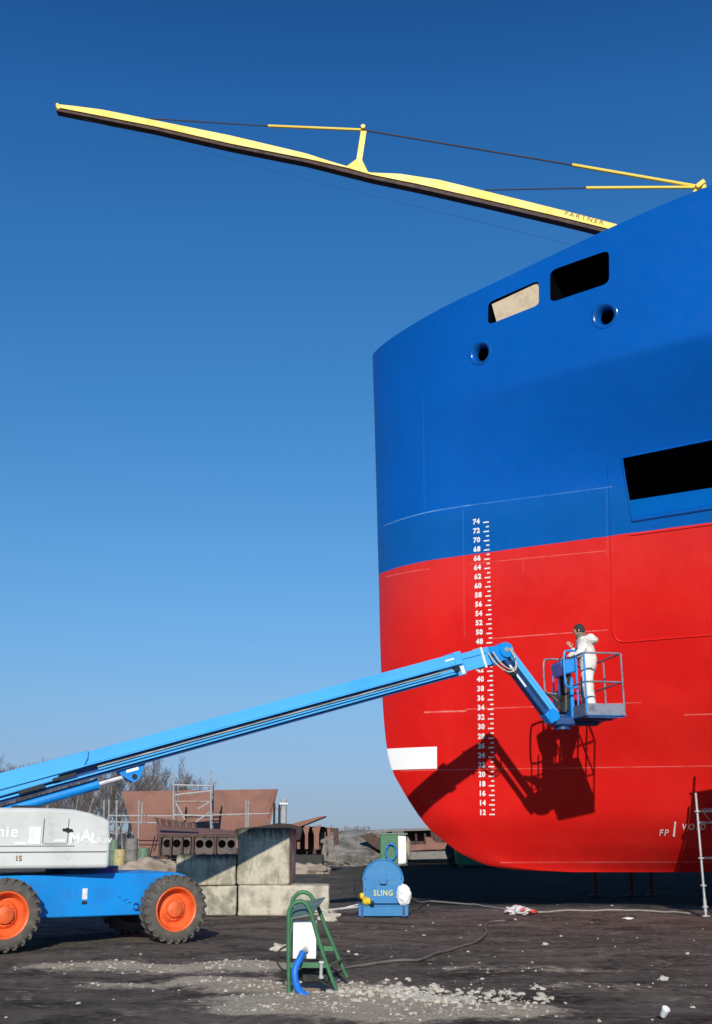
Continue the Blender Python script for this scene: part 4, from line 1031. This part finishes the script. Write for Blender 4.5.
# ------------------------------------------------------------------ keel blocks
kb_ = None
for i, x in enumerate((9.6, 12.4, 16.0, 20.0, 25.0)):
    if kb_ is None:
        kb_ = empty('keel_block', (x, YC, 0), 'timber topped concrete keel block standing in the shade under the ship', 'keel block', 0, 'keel blocks under the ship')
        mb = MB(); mb.box((x, YC, .24), (.6, 1.2, .48), bev=.02); mb.build('concrete_base', CONC2, kb_)
        mb = MB(); mb.box((x, YC, .575), (.4, 1.1, .18), bev=.01); mb.box((x, YC, .745), (.36, 1.0, .155), bev=.01); mb.build('timber', WOODP, kb_)
    else: copy_tree(kb_, (x, YC, 0), 0)
mb = MB()
for i, (px, h) in enumerate(((596, .9), (632, 1.0), (652, .95))):
    p = gr(px, 896); nb = MB(); nb.tube([(p.x, p.y, 0), (p.x, p.y, .62+.2*h)], .05, 8); nb.box((p.x, p.y, .02), (.3, .3, .04)); nb.box((p.x, p.y, .64+.2*h), (.2, .2, .03))
    tag(nb.build('steel_prop', PRIMERD, None), ['left steel prop standing in the shade under the hull', 'middle steel prop standing in the shade under the hull', 'right steel prop in the shade under the hull'][i], 'prop', 'props under the hull')
# ------------------------------------------------------------------ litter
p = gr(523, 914); mb = MB(); mb.blob((p.x-.1, p.y, .07), (.25, .15, .085), 3, 4, .55, 3.2); pb_ = mb.build('plastic_bag', BAGC, None, smooth=60)
tag(pb_, 'crumpled white and red plastic bag lying by the long cable', 'plastic bag')
mb = MB(); mb.blob((p.x+.20, p.y-.04, .05), (.09, .07, .04), 8, 3, .8, 2.6); mb.blob((p.x-.02, p.y-.15, .09), (.05, .02, .03), 8, 2, .9, 2.6); mb.build('red_print', BAGR, pb_, smooth=60)
p = gr(663, 1018.5); mb = MB(); mb.lathe([(0, 0), (.026, 0), (.036, .085), (.033, .085), (.024, .006), (0, .006)], (p.x, p.y, gh(p.x, p.y)+.03), (.25, -.6, .75), 20); tag(mb.build('paper_cup', BAGW, None, smooth=60), 'small white cup lying on the soil in the bottom right corner', 'cup')
for i, (px, py, s, lb) in enumerate(((329.5, 922, .17, 'angular grey stone lump beside the long concrete block'), (280, 950, .11, 'pale stone just left of the green hose stand'), (663, 979, .055, 'rounded stone near the right edge on the dark soil'), (545, 945, .05, 'small pale stone on the dark soil below the plastic bag'))):
    p = gr(px, py); mb = MB(); mb.blob((0, 0, s*.45), (s, s*.8, s*.62), 30+i, 3, .8, 1.4); o = mb.build('stone', STONE, None, smooth=0); o.location = (p.x, p.y, gh(p.x, p.y)-.02); tag(o, lb, 'stone')
p = gr(628, 919); mb = MB(); mb.blob((0, 0, .02), (.11, .06, .02), 5, 2, .6, 2); o = mb.build('paper_scrap', BAGW, None); o.location = (p.x, p.y, gh(p.x, p.y)); tag(o, 'flat white paper scrap near the scaffold pole', 'litter')

# ------------------------------------------------------------------ far yard
def panel(mb, pts, Y0, Y1, th, nu=14, nv=8, bulge=0.0):
    """a curved plate from four picture corners: tl, tr, br, bl; Y0 at the bottom, Y1 at the top"""
    c = [at(*pts[0], Y1), at(*pts[1], Y1), at(*pts[2], Y0), at(*pts[3], Y0)]
    for back in (0, 1):
        rows = []
        for j in range(nv+1):
            t = j/nv; rows.append([])
            for i in range(nu+1):
                s_ = i/nu; p = (c[0]*(1-s_)+c[1]*s_)*(1-t)+(c[3]*(1-s_)+c[2]*s_)*t
                p = p+V((0, bulge*math.sin(math.pi*t)+back*th, 0)); rows[-1].append(mb.bm.verts.new(p))
        for j in range(nv):
            for i in range(nu): mb.bm.faces.new((rows[j][i], rows[j][i+1], rows[j+1][i+1], rows[j+1][i]))
        if back == 0: fr = rows
    def rim(a, b_):
        for i in range(len(a)-1): mb.bm.faces.new((a[i], a[i+1], b_[i+1], b_[i]))
    rim(fr[0], rows[0]); rim(fr[-1], rows[-1]); rim([r[0] for r in fr], [r[0] for r in rows]); rim([r[-1] for r in fr], [r[-1] for r in rows])
hs = empty('hull_section', at(200, 858, 62).xy.to_3d(), 'large brown primed hull plate section standing upright in the far yard', 'hull section')
mb = MB(); panel(mb, [(121, 791.5), (278, 789), (262, 856), (138, 856)], 60, 63, .03, bulge=.4); mb.build('shell_plate', PRIMER, hs, smooth=60)
for k in range(10):
    nb = MB(); a_, b_ = at(128+k*15, 794, 64.2), at(143+k*12.5, 856, 61.4); nb.tube([a_, b_], .07, 4); nb.build('frame_stiffener', PRIMERD, hs, smooth=0)
mb = MB(); mb.prism([at(262, 806, 62.6), at(278, 788.5, 63), at(268, 818, 61.9)], (0, .05, 0)); mb.build('pointed_corner', PRIMER, hs, smooth=0)
# double bottom section
db = empty('bottom_section', at(195, 858, 52).xy.to_3d(), 'brown double bottom section with rows of round lightening holes', 'hull section')
def at5(px, py, d=0): return at(px, py, 52+d)
mb = MB(); a_, b_ = at5(156, 822), at5(238, 834); mb.prism([at5(156, 834.5), at5(238, 834.5), at5(238, 837), at5(156, 837)], (0, 3.2, 0)); mb.build('top_plate', PRIMERD, db, smooth=0)
mb = MB(); mb.prism([at5(154, 817.5), at5(196, 823.5), at5(197, 829.5), at5(158, 825.5)], (0, .06, 0)); mb.build('upper_plate', PRIMERD, db, smooth=0)
for k in range(6):
    nb = MB(); x_ = 159+k*6.6; nb.prism([at5(x_, 818.5+k*.9, -.03), at5(x_+1, 818.6+k*.9, -.03), at5(x_+2.2, 825+k*.7, -.03), at5(x_+1, 825+k*.7, -.03)], (0, .03, 0)); nb.build('upper_rib', PRIMER, db, smooth=0)
mb = MB(); panel(mb, [(156, 826), (222, 829), (238, 834), (157, 835)], 52.1, 54.5, .04, 6, 4); mb.build('deck_plate', PRIMER, db, smooth=40)
def holed(mb, px0, px1, py0, py1, holes, Y, d=0.05):
    """plate with round holes, built of strips round each hole"""
    A, B_ = at(px0, py1, Y), at(px1, py0, Y); n_h = len(holes); wid = (B_.x-A.x)/n_h; hgt = B_.z-A.z
    for i in range(n_h):
        x0_ = A.x+i*wid; cx_, cz_ = x0_+wid/2, A.z+hgt*holes[i]; rad_ = min(wid, hgt)*.42; N = 24; outer = []; inner = []
        for k in range(N):
            a = k*2*math.pi/N; dx, dz_ = math.cos(a), math.sin(a)
            s_ = min((wid/2)/abs(dx) if abs(dx) > 1e-6 else 1e9, ((A.z+hgt-cz_) if dz_ > 0 else (cz_-A.z))/abs(dz_) if abs(dz_) > 1e-6 else 1e9)
            outer.append(mb.bm.verts.new((cx_+dx*s_, Y, cz_+dz_*s_))); inner.append(mb.bm.verts.new((cx_+dx*rad_, Y, cz_+dz_*rad_)))
        for k in range(N): mb.bm.faces.new((outer[k], outer[(k+1) % N], inner[(k+1) % N], inner[k]))
for (p0_, p1_, hs_) in ((162, 191, (.65, .65, .65)), (194.5, 214, (.62, .62)), (217, 236, (.62, .62))):
    nb = MB(); holed(nb, p0_, p1_, 837.2, 855, hs_, 52.05); nb.build('web_plate', WEBST, db, smooth=0)
for px in (160, 171, 182, 193, 215.5, 237):
    nb = MB(); nb.box((at5(px, 845, -.15).x, 51.9, (at5(px, 837).z+at5(px, 856).z)/2), (.10, .3, at5(px, 837).z-at5(px, 856).z)); nb.build('web_frame', PRIMERD, db, smooth=0)
mb = MB(); mb.box((at5(198, 858).x, 54.2, .85), (4.2, .1, 1.7)); mb.build('inner_bulkhead', PRIMERD, db, smooth=0)
for px in (165, 232):
    nb = MB(); p = at5(px, 860); nb.box((p.x, 53.2, .22), (.5, 1.8, .44)); nb.build('support', GREYST, db)
# side block behind the cube
sb = empty('side_section', at(285, 858, 48).xy.to_3d(), 'brown hull side section with open triangular frames right of the cube block', 'hull section')
def at4(px, py, d=0): return at(px, py, 48+d)
mb = MB(); mb.prism([at4(235, 829), at4(262, 826), at4(279, 823), at4(291, 824), at4(302, 827.5), at4(302, 831), at4(300, 840), at4(237, 840)], (0, 2.5, 0)); mb.build('top_edge_shadow', DARKR, sb, smooth=0)
mb = MB(); panel(mb, [(236, 829), (300, 828), (300, 848), (236, 848)], 49.4, 49.6, .05, 6, 3); mb.build('side_plate', PRIMER, sb, smooth=40)
for (x0_, x1_) in ((288, 292), (296, 300), (304, 308), (313, 319)):
    nb = MB(); nb.prism([at4(x0_-1, 828, .2), at4(x1_+2, 825, .2), at4(x1_, 834, .2), at4(x1_, 849, .2), at4(x0_+1, 849, .2), at4(x0_+1, 835, .2)], (0, .08, 0)); nb.build('side_frame', PRIMER, sb, smooth=0)
mb = MB(); mb.prism([at4(291, 824, 0), at4(300, 826.5, 0), at4(325, 816.5, 0), at4(325, 815.8, 0), at4(318, 816.8, 0)], (0, 2.6, 0)); mb.build('pointed_plate', PRIMER, sb, smooth=0)
mb = MB(); mb.box((at4(305, 840).x, 50.6, 1.2), (1.5, .1, 1.3)); mb.build('back_plate', PRIMERD, sb, smooth=0)
mb = MB(); mb.box((at4(303, 855).x, 49.5, .35), (1.6, 2.0, .7)); mb.build('support', BLACK, sb, smooth=0)
# rusty piece next to it with torn plates
rp_ = empty('scrap_pile', at(328, 862, 50).xy.to_3d(), 'dark bent scrap steel with a rusty column in front of the gravel heap', 'scrap')
mb = MB(); mb.prism([at(321, 827.5, 50), at(338, 828, 50), at(339, 844, 50), at(334, 846, 50), at(333, 832, 50), at(321, 832, 50)], (0, .3, 0)); mb.build('bent_plate', PRIMERD, rp_, smooth=0)
mb = MB(); mb.prism([at(325.5, 828.5, 49.9), at(330.5, 828.5, 49.9), at(330.5, 838, 49.9), at(325.5, 838, 49.9)], (0, .25, 0)); mb.build('rusty_column', PRIMER, rp_, smooth=0)
mb = MB(); mb.prism([at(320.5, 832, 50), at(324, 832, 50), at(327, 860, 50), at(321, 858, 50)], (0, .2, 0)); mb.prism([at(328, 838, 49.7), at(333, 838, 49.7), at(336, 861, 49.7), at(329, 862, 49.7)], (0, .3, 0)); mb.build('grey_plate', GREYST, rp_, smooth=0)
# scaffold tower on the plate
def tubes(nm, label, segs, r, Y, m_=STEEL, planks=(), base_px=None):
    e = empty(nm, at(*base_px, Y).xy.to_3d(), label, 'scaffold')
    for (a_, b_, d) in segs:
        nb = MB(); nb.tube([at(*a_, Y+d), at(*b_, Y+d)], r, 6); nb.build('tube', m_, e)
    for (a_, b_, d) in planks:
        nb = MB(); p, q = at(*a_, Y+d), at(*b_, Y+d); nb.box((p+q)/2+V((0, .4, 0)), ((q-p).length, .9, .07)); nb.build('plank', WOODP, e)
    return e
tubes('scaffold_tower', 'pale scaffold tower with plank deck leaning on the big brown plate', [((173.5, 772), (173.5, 858), 0), ((177.5, 784), (177.5, 858), 1), ((211, 771), (211, 858), 0), ((213, 786), (213, 858), 1), ((174, 785), (211, 786), 0), ((175, 795), (211, 791), 0), ((176, 803), (185, 820), 0), ((196, 822), (210, 812), 0), ((198, 809), (210, 802), 0), ((173, 815), (212, 816), 0)], .05, 58.5, STEEL, [((175, 801.5), (212, 801.5), 0)], (190, 858))
tubes('scaffold_run', 'row of thin scaffold poles and rails in front of the big brown plate', [((104, 800), (104, 860), 0), ((109, 799), (108, 860), 0), ((117, 800), (116, 860), 0), ((139, 800), (138, 862), -1), ((142.5, 802), (141.5, 824), -1), ((108, 822), (172, 823), 0), ((108, 815.5), (172, 816), 0), ((213, 815), (270, 813.5), 0), ((246, 800), (246, 830), 0), ((248.5, 801), (248, 830), 0)], .035, 58, STEEL, [], (140, 860))
for i, (px, y0s, lb) in enumerate(((274.5, 803, 'thin dark post rising beside the tip of the brown plate'), (279.5, 804, 'second thin dark post right of the brown plate tip'), (284, 798.5, 'thick pale post right of the brown plate tip'))):
    nb = MB(); p = at(px, y0s, 56); r = .06 if i < 2 else .16
    nb.tube([(p.x, p.y, 0), (p.x, p.y, p.z-.2), (p.x, p.y, p.z)], [r, r*.9, r*.8], 8); nb.box((p.x, p.y, p.z-.25), (r*2.6, r*2.6, .08)); nb.box((p.x, p.y, .1), (.5, .5, .2))
    tag(nb.build('yard_post', BLACK if i < 2 else STEEL, None), lb, 'post')
# rubbish and stores between the lift and the sections
def heap(px, py, Y, sx, sy, sz, m_, label, nm, cat, seed, sub=4, rough=.6):
    p = at(px, py, Y); mb = MB(); mb.blob((0, 0, 0), (sx, sy, sz), seed, sub, rough, 2.2); mb.blob((sx*.45, -.1, 0), (sx*.5, sy*.8, sz*.7), seed+3, sub, rough, 2.4); mb.blob((-sx*.5, .1, 0), (sx*.55, sy*.8, sz*.6), seed+5, sub, rough, 2.4)
    o = mb.build(nm, m_, None, smooth=30); o.location = (p.x, p.y, -.02); return tag(o, label, cat)
heap(152, 864, 46, 1.15, .8, .62, SACK, 'pale dusty tarpaulin heap lying right of the engine cover', 'tarpaulin_heap', 'tarpaulin', 3)
heap(308, 866, 47, .9, .5, .42, SACK, 'dusty tarpaulin heap lying right of the cube block', 'tarpaulin_heap', 'tarpaulin', 8)
heap(363, 862, 66, 2.6, 2.0, 1.25, MORT, 'grey gravel heap in the far yard between scrap and cabinet', 'gravel_heap', 'gravel heap', 12, 5, .4)
heap(345, 861, 58, 1.5, 1.0, .6, MORT, 'low heap of broken grey scrap beside the bent frame', 'scrap_heap', 'scrap heap', 15, 4, .9)
heap(410, 862, 120, 12, 5, 2.0, MORT, 'long distant grey gravel bank on the horizon', 'gravel_bank', 'gravel bank', 22, 5, .3)
for i, (px, m_, lb) in enumerate(((119, PALEY, 'small pale yellow drum behind the engine cover'), (131, GREYST, 'tall grey steel cylinder behind the engine cover'), (113, MASK, 'green drum close to the engine cover corner'), (143, MASK, 'green drum beside the tarpaulin heap'))):
    p = at(px, 862, 50); h = (.9, 1.35, 1.3, .95)[i]; r = (.26, .27, .2, .26)[i]
    nb = MB(); nb.lathe([(0, 0), (r, 0), (r, h*.33), (r*1.04, h*.34), (r, h*.36), (r, h*.66), (r*1.04, h*.67), (r, h*.69), (r, h), (r*.9, h), (r*.88, h-.03), (0, h-.03)], (p.x, p.y, 0), (0, 0, 1), 20)
    tag(nb.build('drum', m_, None, smooth=40), lb, 'drum')
# cabinet with blue hose
cp_ = gr(395, 865.5); cbn = empty('hose_cabinet', (cp_.x, cp_.y, 0), 'green and white site cabinet with a coil of blue hose hanging on it', 'cabinet')
YQ = cp_.y
def aq(px, py, d=0): return at(px, py, YQ+d)
mb = MB(); A, B_ = aq(380.5, 864), aq(398, 834.5); mb.box(((A.x+B_.x)/2, YQ+.5, B_.z/2+.04), (B_.x-A.x, 1.0, B_.z-.08), bev=.02); mb.build('green_door', GREEN, cbn)
mb = MB(); A2, B2 = aq(398.2, 864), aq(406, 836); mb.box(((A2.x+B2.x)/2, YQ+.5, B2.z/2+.04), (B2.x-A2.x, .96, B2.z-.08), bev=.02); mb.build('white_side', SHEETW, cbn)
mb = MB(); mb.box(((A.x+B2.x)/2, YQ+.5, B_.z+.03), (B2.x-A.x+.16, 1.1, .08), bev=.01); mb.build('lid', GREENSH, cbn)
mb = MB(); mb.box(((A.x+B2.x)/2, YQ+.5, .03), (B2.x-A.x+.2, 1.1, .06)); mb.build('pallet', WOODP, cbn)
cc_ = aq(391, 852, -.12); mb = MB(); N = 150
mb.tube([cc_+V(((.26+.03*math.sin(k*.37))*math.cos(k*2*math.pi/30), -.03+.03*math.sin(k*.9), (.40+.03*math.cos(k*.29))*math.sin(k*2*math.pi/30))) for k in range(N)], .028, 6); mb.tube([cc_+V((0, .15, .38)), cc_+V((0, -.08, .40))], .03, 8); tag(mb.build('hose_coil', HOSEB, None, smooth=80), 'coil of blue hose hanging on the green cabinet door', 'hose')
# sheets hanging beside it
mb = MB(); A, B_ = aq(405, 858, .2), aq(411, 838, .2); mb.blob(((A.x+B_.x)/2, YQ+.25, (A.z+B_.z)/2), (.16, .2, .5), 7, 3, .5); tag(mb.build('work_jacket', SACK, None, smooth=60), 'dark jacket hanging on the right side of the cabinet', 'jacket')
# rusty hull piece behind the winch
rh = empty('rusty_section', at(420, 860, 64).xy.to_3d(), 'rusty brown hull piece with cut out openings lying behind the site cabinet', 'hull section')
def ar_(px, py, d=0): return at(px, py, 64+d)
mb = MB(); mb.prism([ar_(359, 836), ar_(372, 832.5), ar_(392, 847), ar_(390, 853), ar_(377, 849)], (0, .2, 0)); mb.build('bow_plate', PRIMERD, rh, smooth=0)
mb = MB(); mb.prism([ar_(367, 838, .3), ar_(392, 831, .3), ar_(392, 851, .3), ar_(378, 849, .3)], (0, .2, 0)); mb.build('side_plate', PRIMER, rh, smooth=0)
mb = MB(); mb.prism([ar_(404, 851), ar_(452, 848.5), ar_(450, 843), ar_(436, 842.5), ar_(430, 837), ar_(425, 837), ar_(426, 844), ar_(406, 845.5)], (0, .15, 0)); mb.build('lower_plate', PRIMER, rh, smooth=0)
mb = MB(); mb.prism([ar_(366, 831.5), ar_(392, 829), ar_(430, 828), ar_(432, 830), ar_(392, 831.5), ar_(367, 833.5)], (0, 2.5, 0)); mb.build('deck_edge', GREYST, rh, smooth=0)
mb = MB(); mb.prism([ar_(404, 831, 1.4), ar_(452, 830, 1.4), ar_(452, 850, 1.4), ar_(404, 850, 1.4)], (0, .1, 0)); mb.build('inner_bulkhead', PRIMERD, rh, smooth=0)
for px in (415, 424, 434, 443):
    nb = MB(); nb.prism([ar_(px, 831, .4), ar_(px+1.6, 831, .4), ar_(px+2.6, 845, .4), ar_(px+.6, 845, .4)], (0, .2, 0)); nb.build('inner_frame', PRIMERD, rh, smooth=0)
mb = MB(); mb.prism([ar_(408, 852), ar_(450, 851), ar_(451, 858.5), ar_(408, 859.5)], (0, 2.0, 0)); mb.build('cradle_beam', GREYST, rh, smooth=0)
# green skip under the bow
sk = empty('waste_skip', at(470, 866, 56).xy.to_3d(), 'green steel skip half hidden behind the red bow', 'skip')
def ak(px, py): return at(px, py, 56)
mb = MB(); A = ak(458, 866); mb.prism([V((A.x, 56, .12)), V((A.x+2.2, 56, .12)), V((A.x+2.4, 56, 1.05)), V((A.x-.12, 56, 1.15))], (0, 1.6, 0)); mb.build('skip_body', GREEN, sk, smooth=0)
for k in range(4):
    nb = MB(); nb.box((A.x+.1+k*.65, 55.97, .6), (.08, .06, 1.0)); nb.build('skip_rib', GREEN, sk)
mb = MB(); mb.box((A.x+1.1, 55.96, 1.1), (2.5, .1, .08)); mb.build('skip_rim', GREEN, sk)
for k in range(2):
    nb = MB(); nb.box((A.x+.2+1.8*k, 56.8, .06), (.15, 1.5, .12)); nb.build('skid', GREEN, sk)
mb = MB(); p = at(454, 862, 58); mb.blob((p.x, p.y, .6), (.35, .4, .75), 4, 3, .7, 2.5); tag(mb.build('cable_bundle', BLACK, None, smooth=30), 'dark bundle of cables heaped against the green skip', 'cable bundle')

# ------------------------------------------------------------------ bare trees
def tree(seed, H_):
    rnd = random.Random(seed); tb = MB(); cbm = MB()
    def br(mbx, p, d, L, r, lv):
        n_ = 4 if lv < 2 else 3; pts = [p]; dd = d.copy()
        for k in range(n_):
            dd = (dd+V((rnd.gauss(0, .10), rnd.gauss(0, .10), rnd.gauss(.04, .05)))).normalized(); pts.append(pts[-1]+dd*L/n_)
        mbx.tube(pts, [r*(1-.75*k/n_) for k in range(n_+1)], 5 if lv == 0 else 3, cap=False)
        if lv >= 3: return
        cnt = (17, 8, 6)[lv]
        for k in range(cnt):
            t = rnd.uniform(.22 if lv == 0 else .15, 1.0); i = min(int(t*n_), n_-1); q = pts[i].lerp(pts[i+1], t*n_-i)
            a = rnd.uniform(0, 6.28); sp2 = rnd.uniform(.5, .95); nd = (dd+V((math.cos(a)*sp2, math.sin(a)*sp2, rnd.uniform(-.1, .35)))).normalized()
            br(cbm, q, nd, L*rnd.uniform(.28, .45)*(1.1-.5*t if lv == 0 else 1), max(r*.38*(1.1-.6*t), .012), lv+1)
    br(tb, V((0, 0, 0)), V((0, 0, 1)), H_, H_*.013, 0)
    return tb, cbm
protos = []
tree_lab = ['bare birch like tree, %s along the wood behind the boom']
spots = []
rnd = random.Random(5)
for i in range(90):
    px = -25+i*2.75+rnd.uniform(-2, 2); Y = rnd.choice((112, 120, 128, 137))+rnd.uniform(-4, 4)
    top = 777 if px < 90 else 774+max(0, px-110)*.05
    if px > 150: top = 772+(px-150)*.35
    if px > 205: break
    top += rnd.uniform(-6, 9); p = at(px, top, Y); spots.append((p.x, Y, p.z))
for k in range(4):
    tb, cbm = tree(40+k, 10.0); x_, Y_, h_ = spots[k]
    root = empty('bare_tree', (x_, Y_, 0), 'bare leafless tree in the thin wood behind the boom lift', 'tree', 0, 'bare trees behind the boom lift')
    WM[root.name] = Matrix.Identity(4); tb.build('trunk', BARK, root, smooth=60, local=True, normals=False); cbm.build('crown', TWIG, root, smooth=0, local=True, normals=False)
    root.scale = (h_/10*1.1, h_/10*1.1, h_/10); protos.append(root)
for i, (x_, Y_, h_) in enumerate(spots[4:]):
    copy_tree(protos[i % 4], (x_, Y_, 0), rnd.uniform(0, 6.28), (h_/10*1.1, h_/10*1.1, h_/10))
# far wood on the horizon
mb = MB(); rnd = random.Random(9)
for i in range(900):
    x_ = rnd.uniform(-330, 260); y_ = rnd.uniform(690, 760); h_ = rnd.uniform(2.2, 5.2)*(1.35 if -40 < x_ < 8 else .8)
    for k in range(4): mb.blob((x_+rnd.gauss(0, .8), y_+rnd.uniform(-1, 1), h_*(.25+.2*k)), (rnd.uniform(.5, 1.3), 1.0, h_*.2), i*5+k, 1, .9, 3)
tag(mb.build('far_wood', mat('hazy_wood', (.27, .27, .30), .95, col2=(.22, .22, .25), scale=.3), None, smooth=0), 'hazy low wood along the horizon', 'wood', kind='stuff')
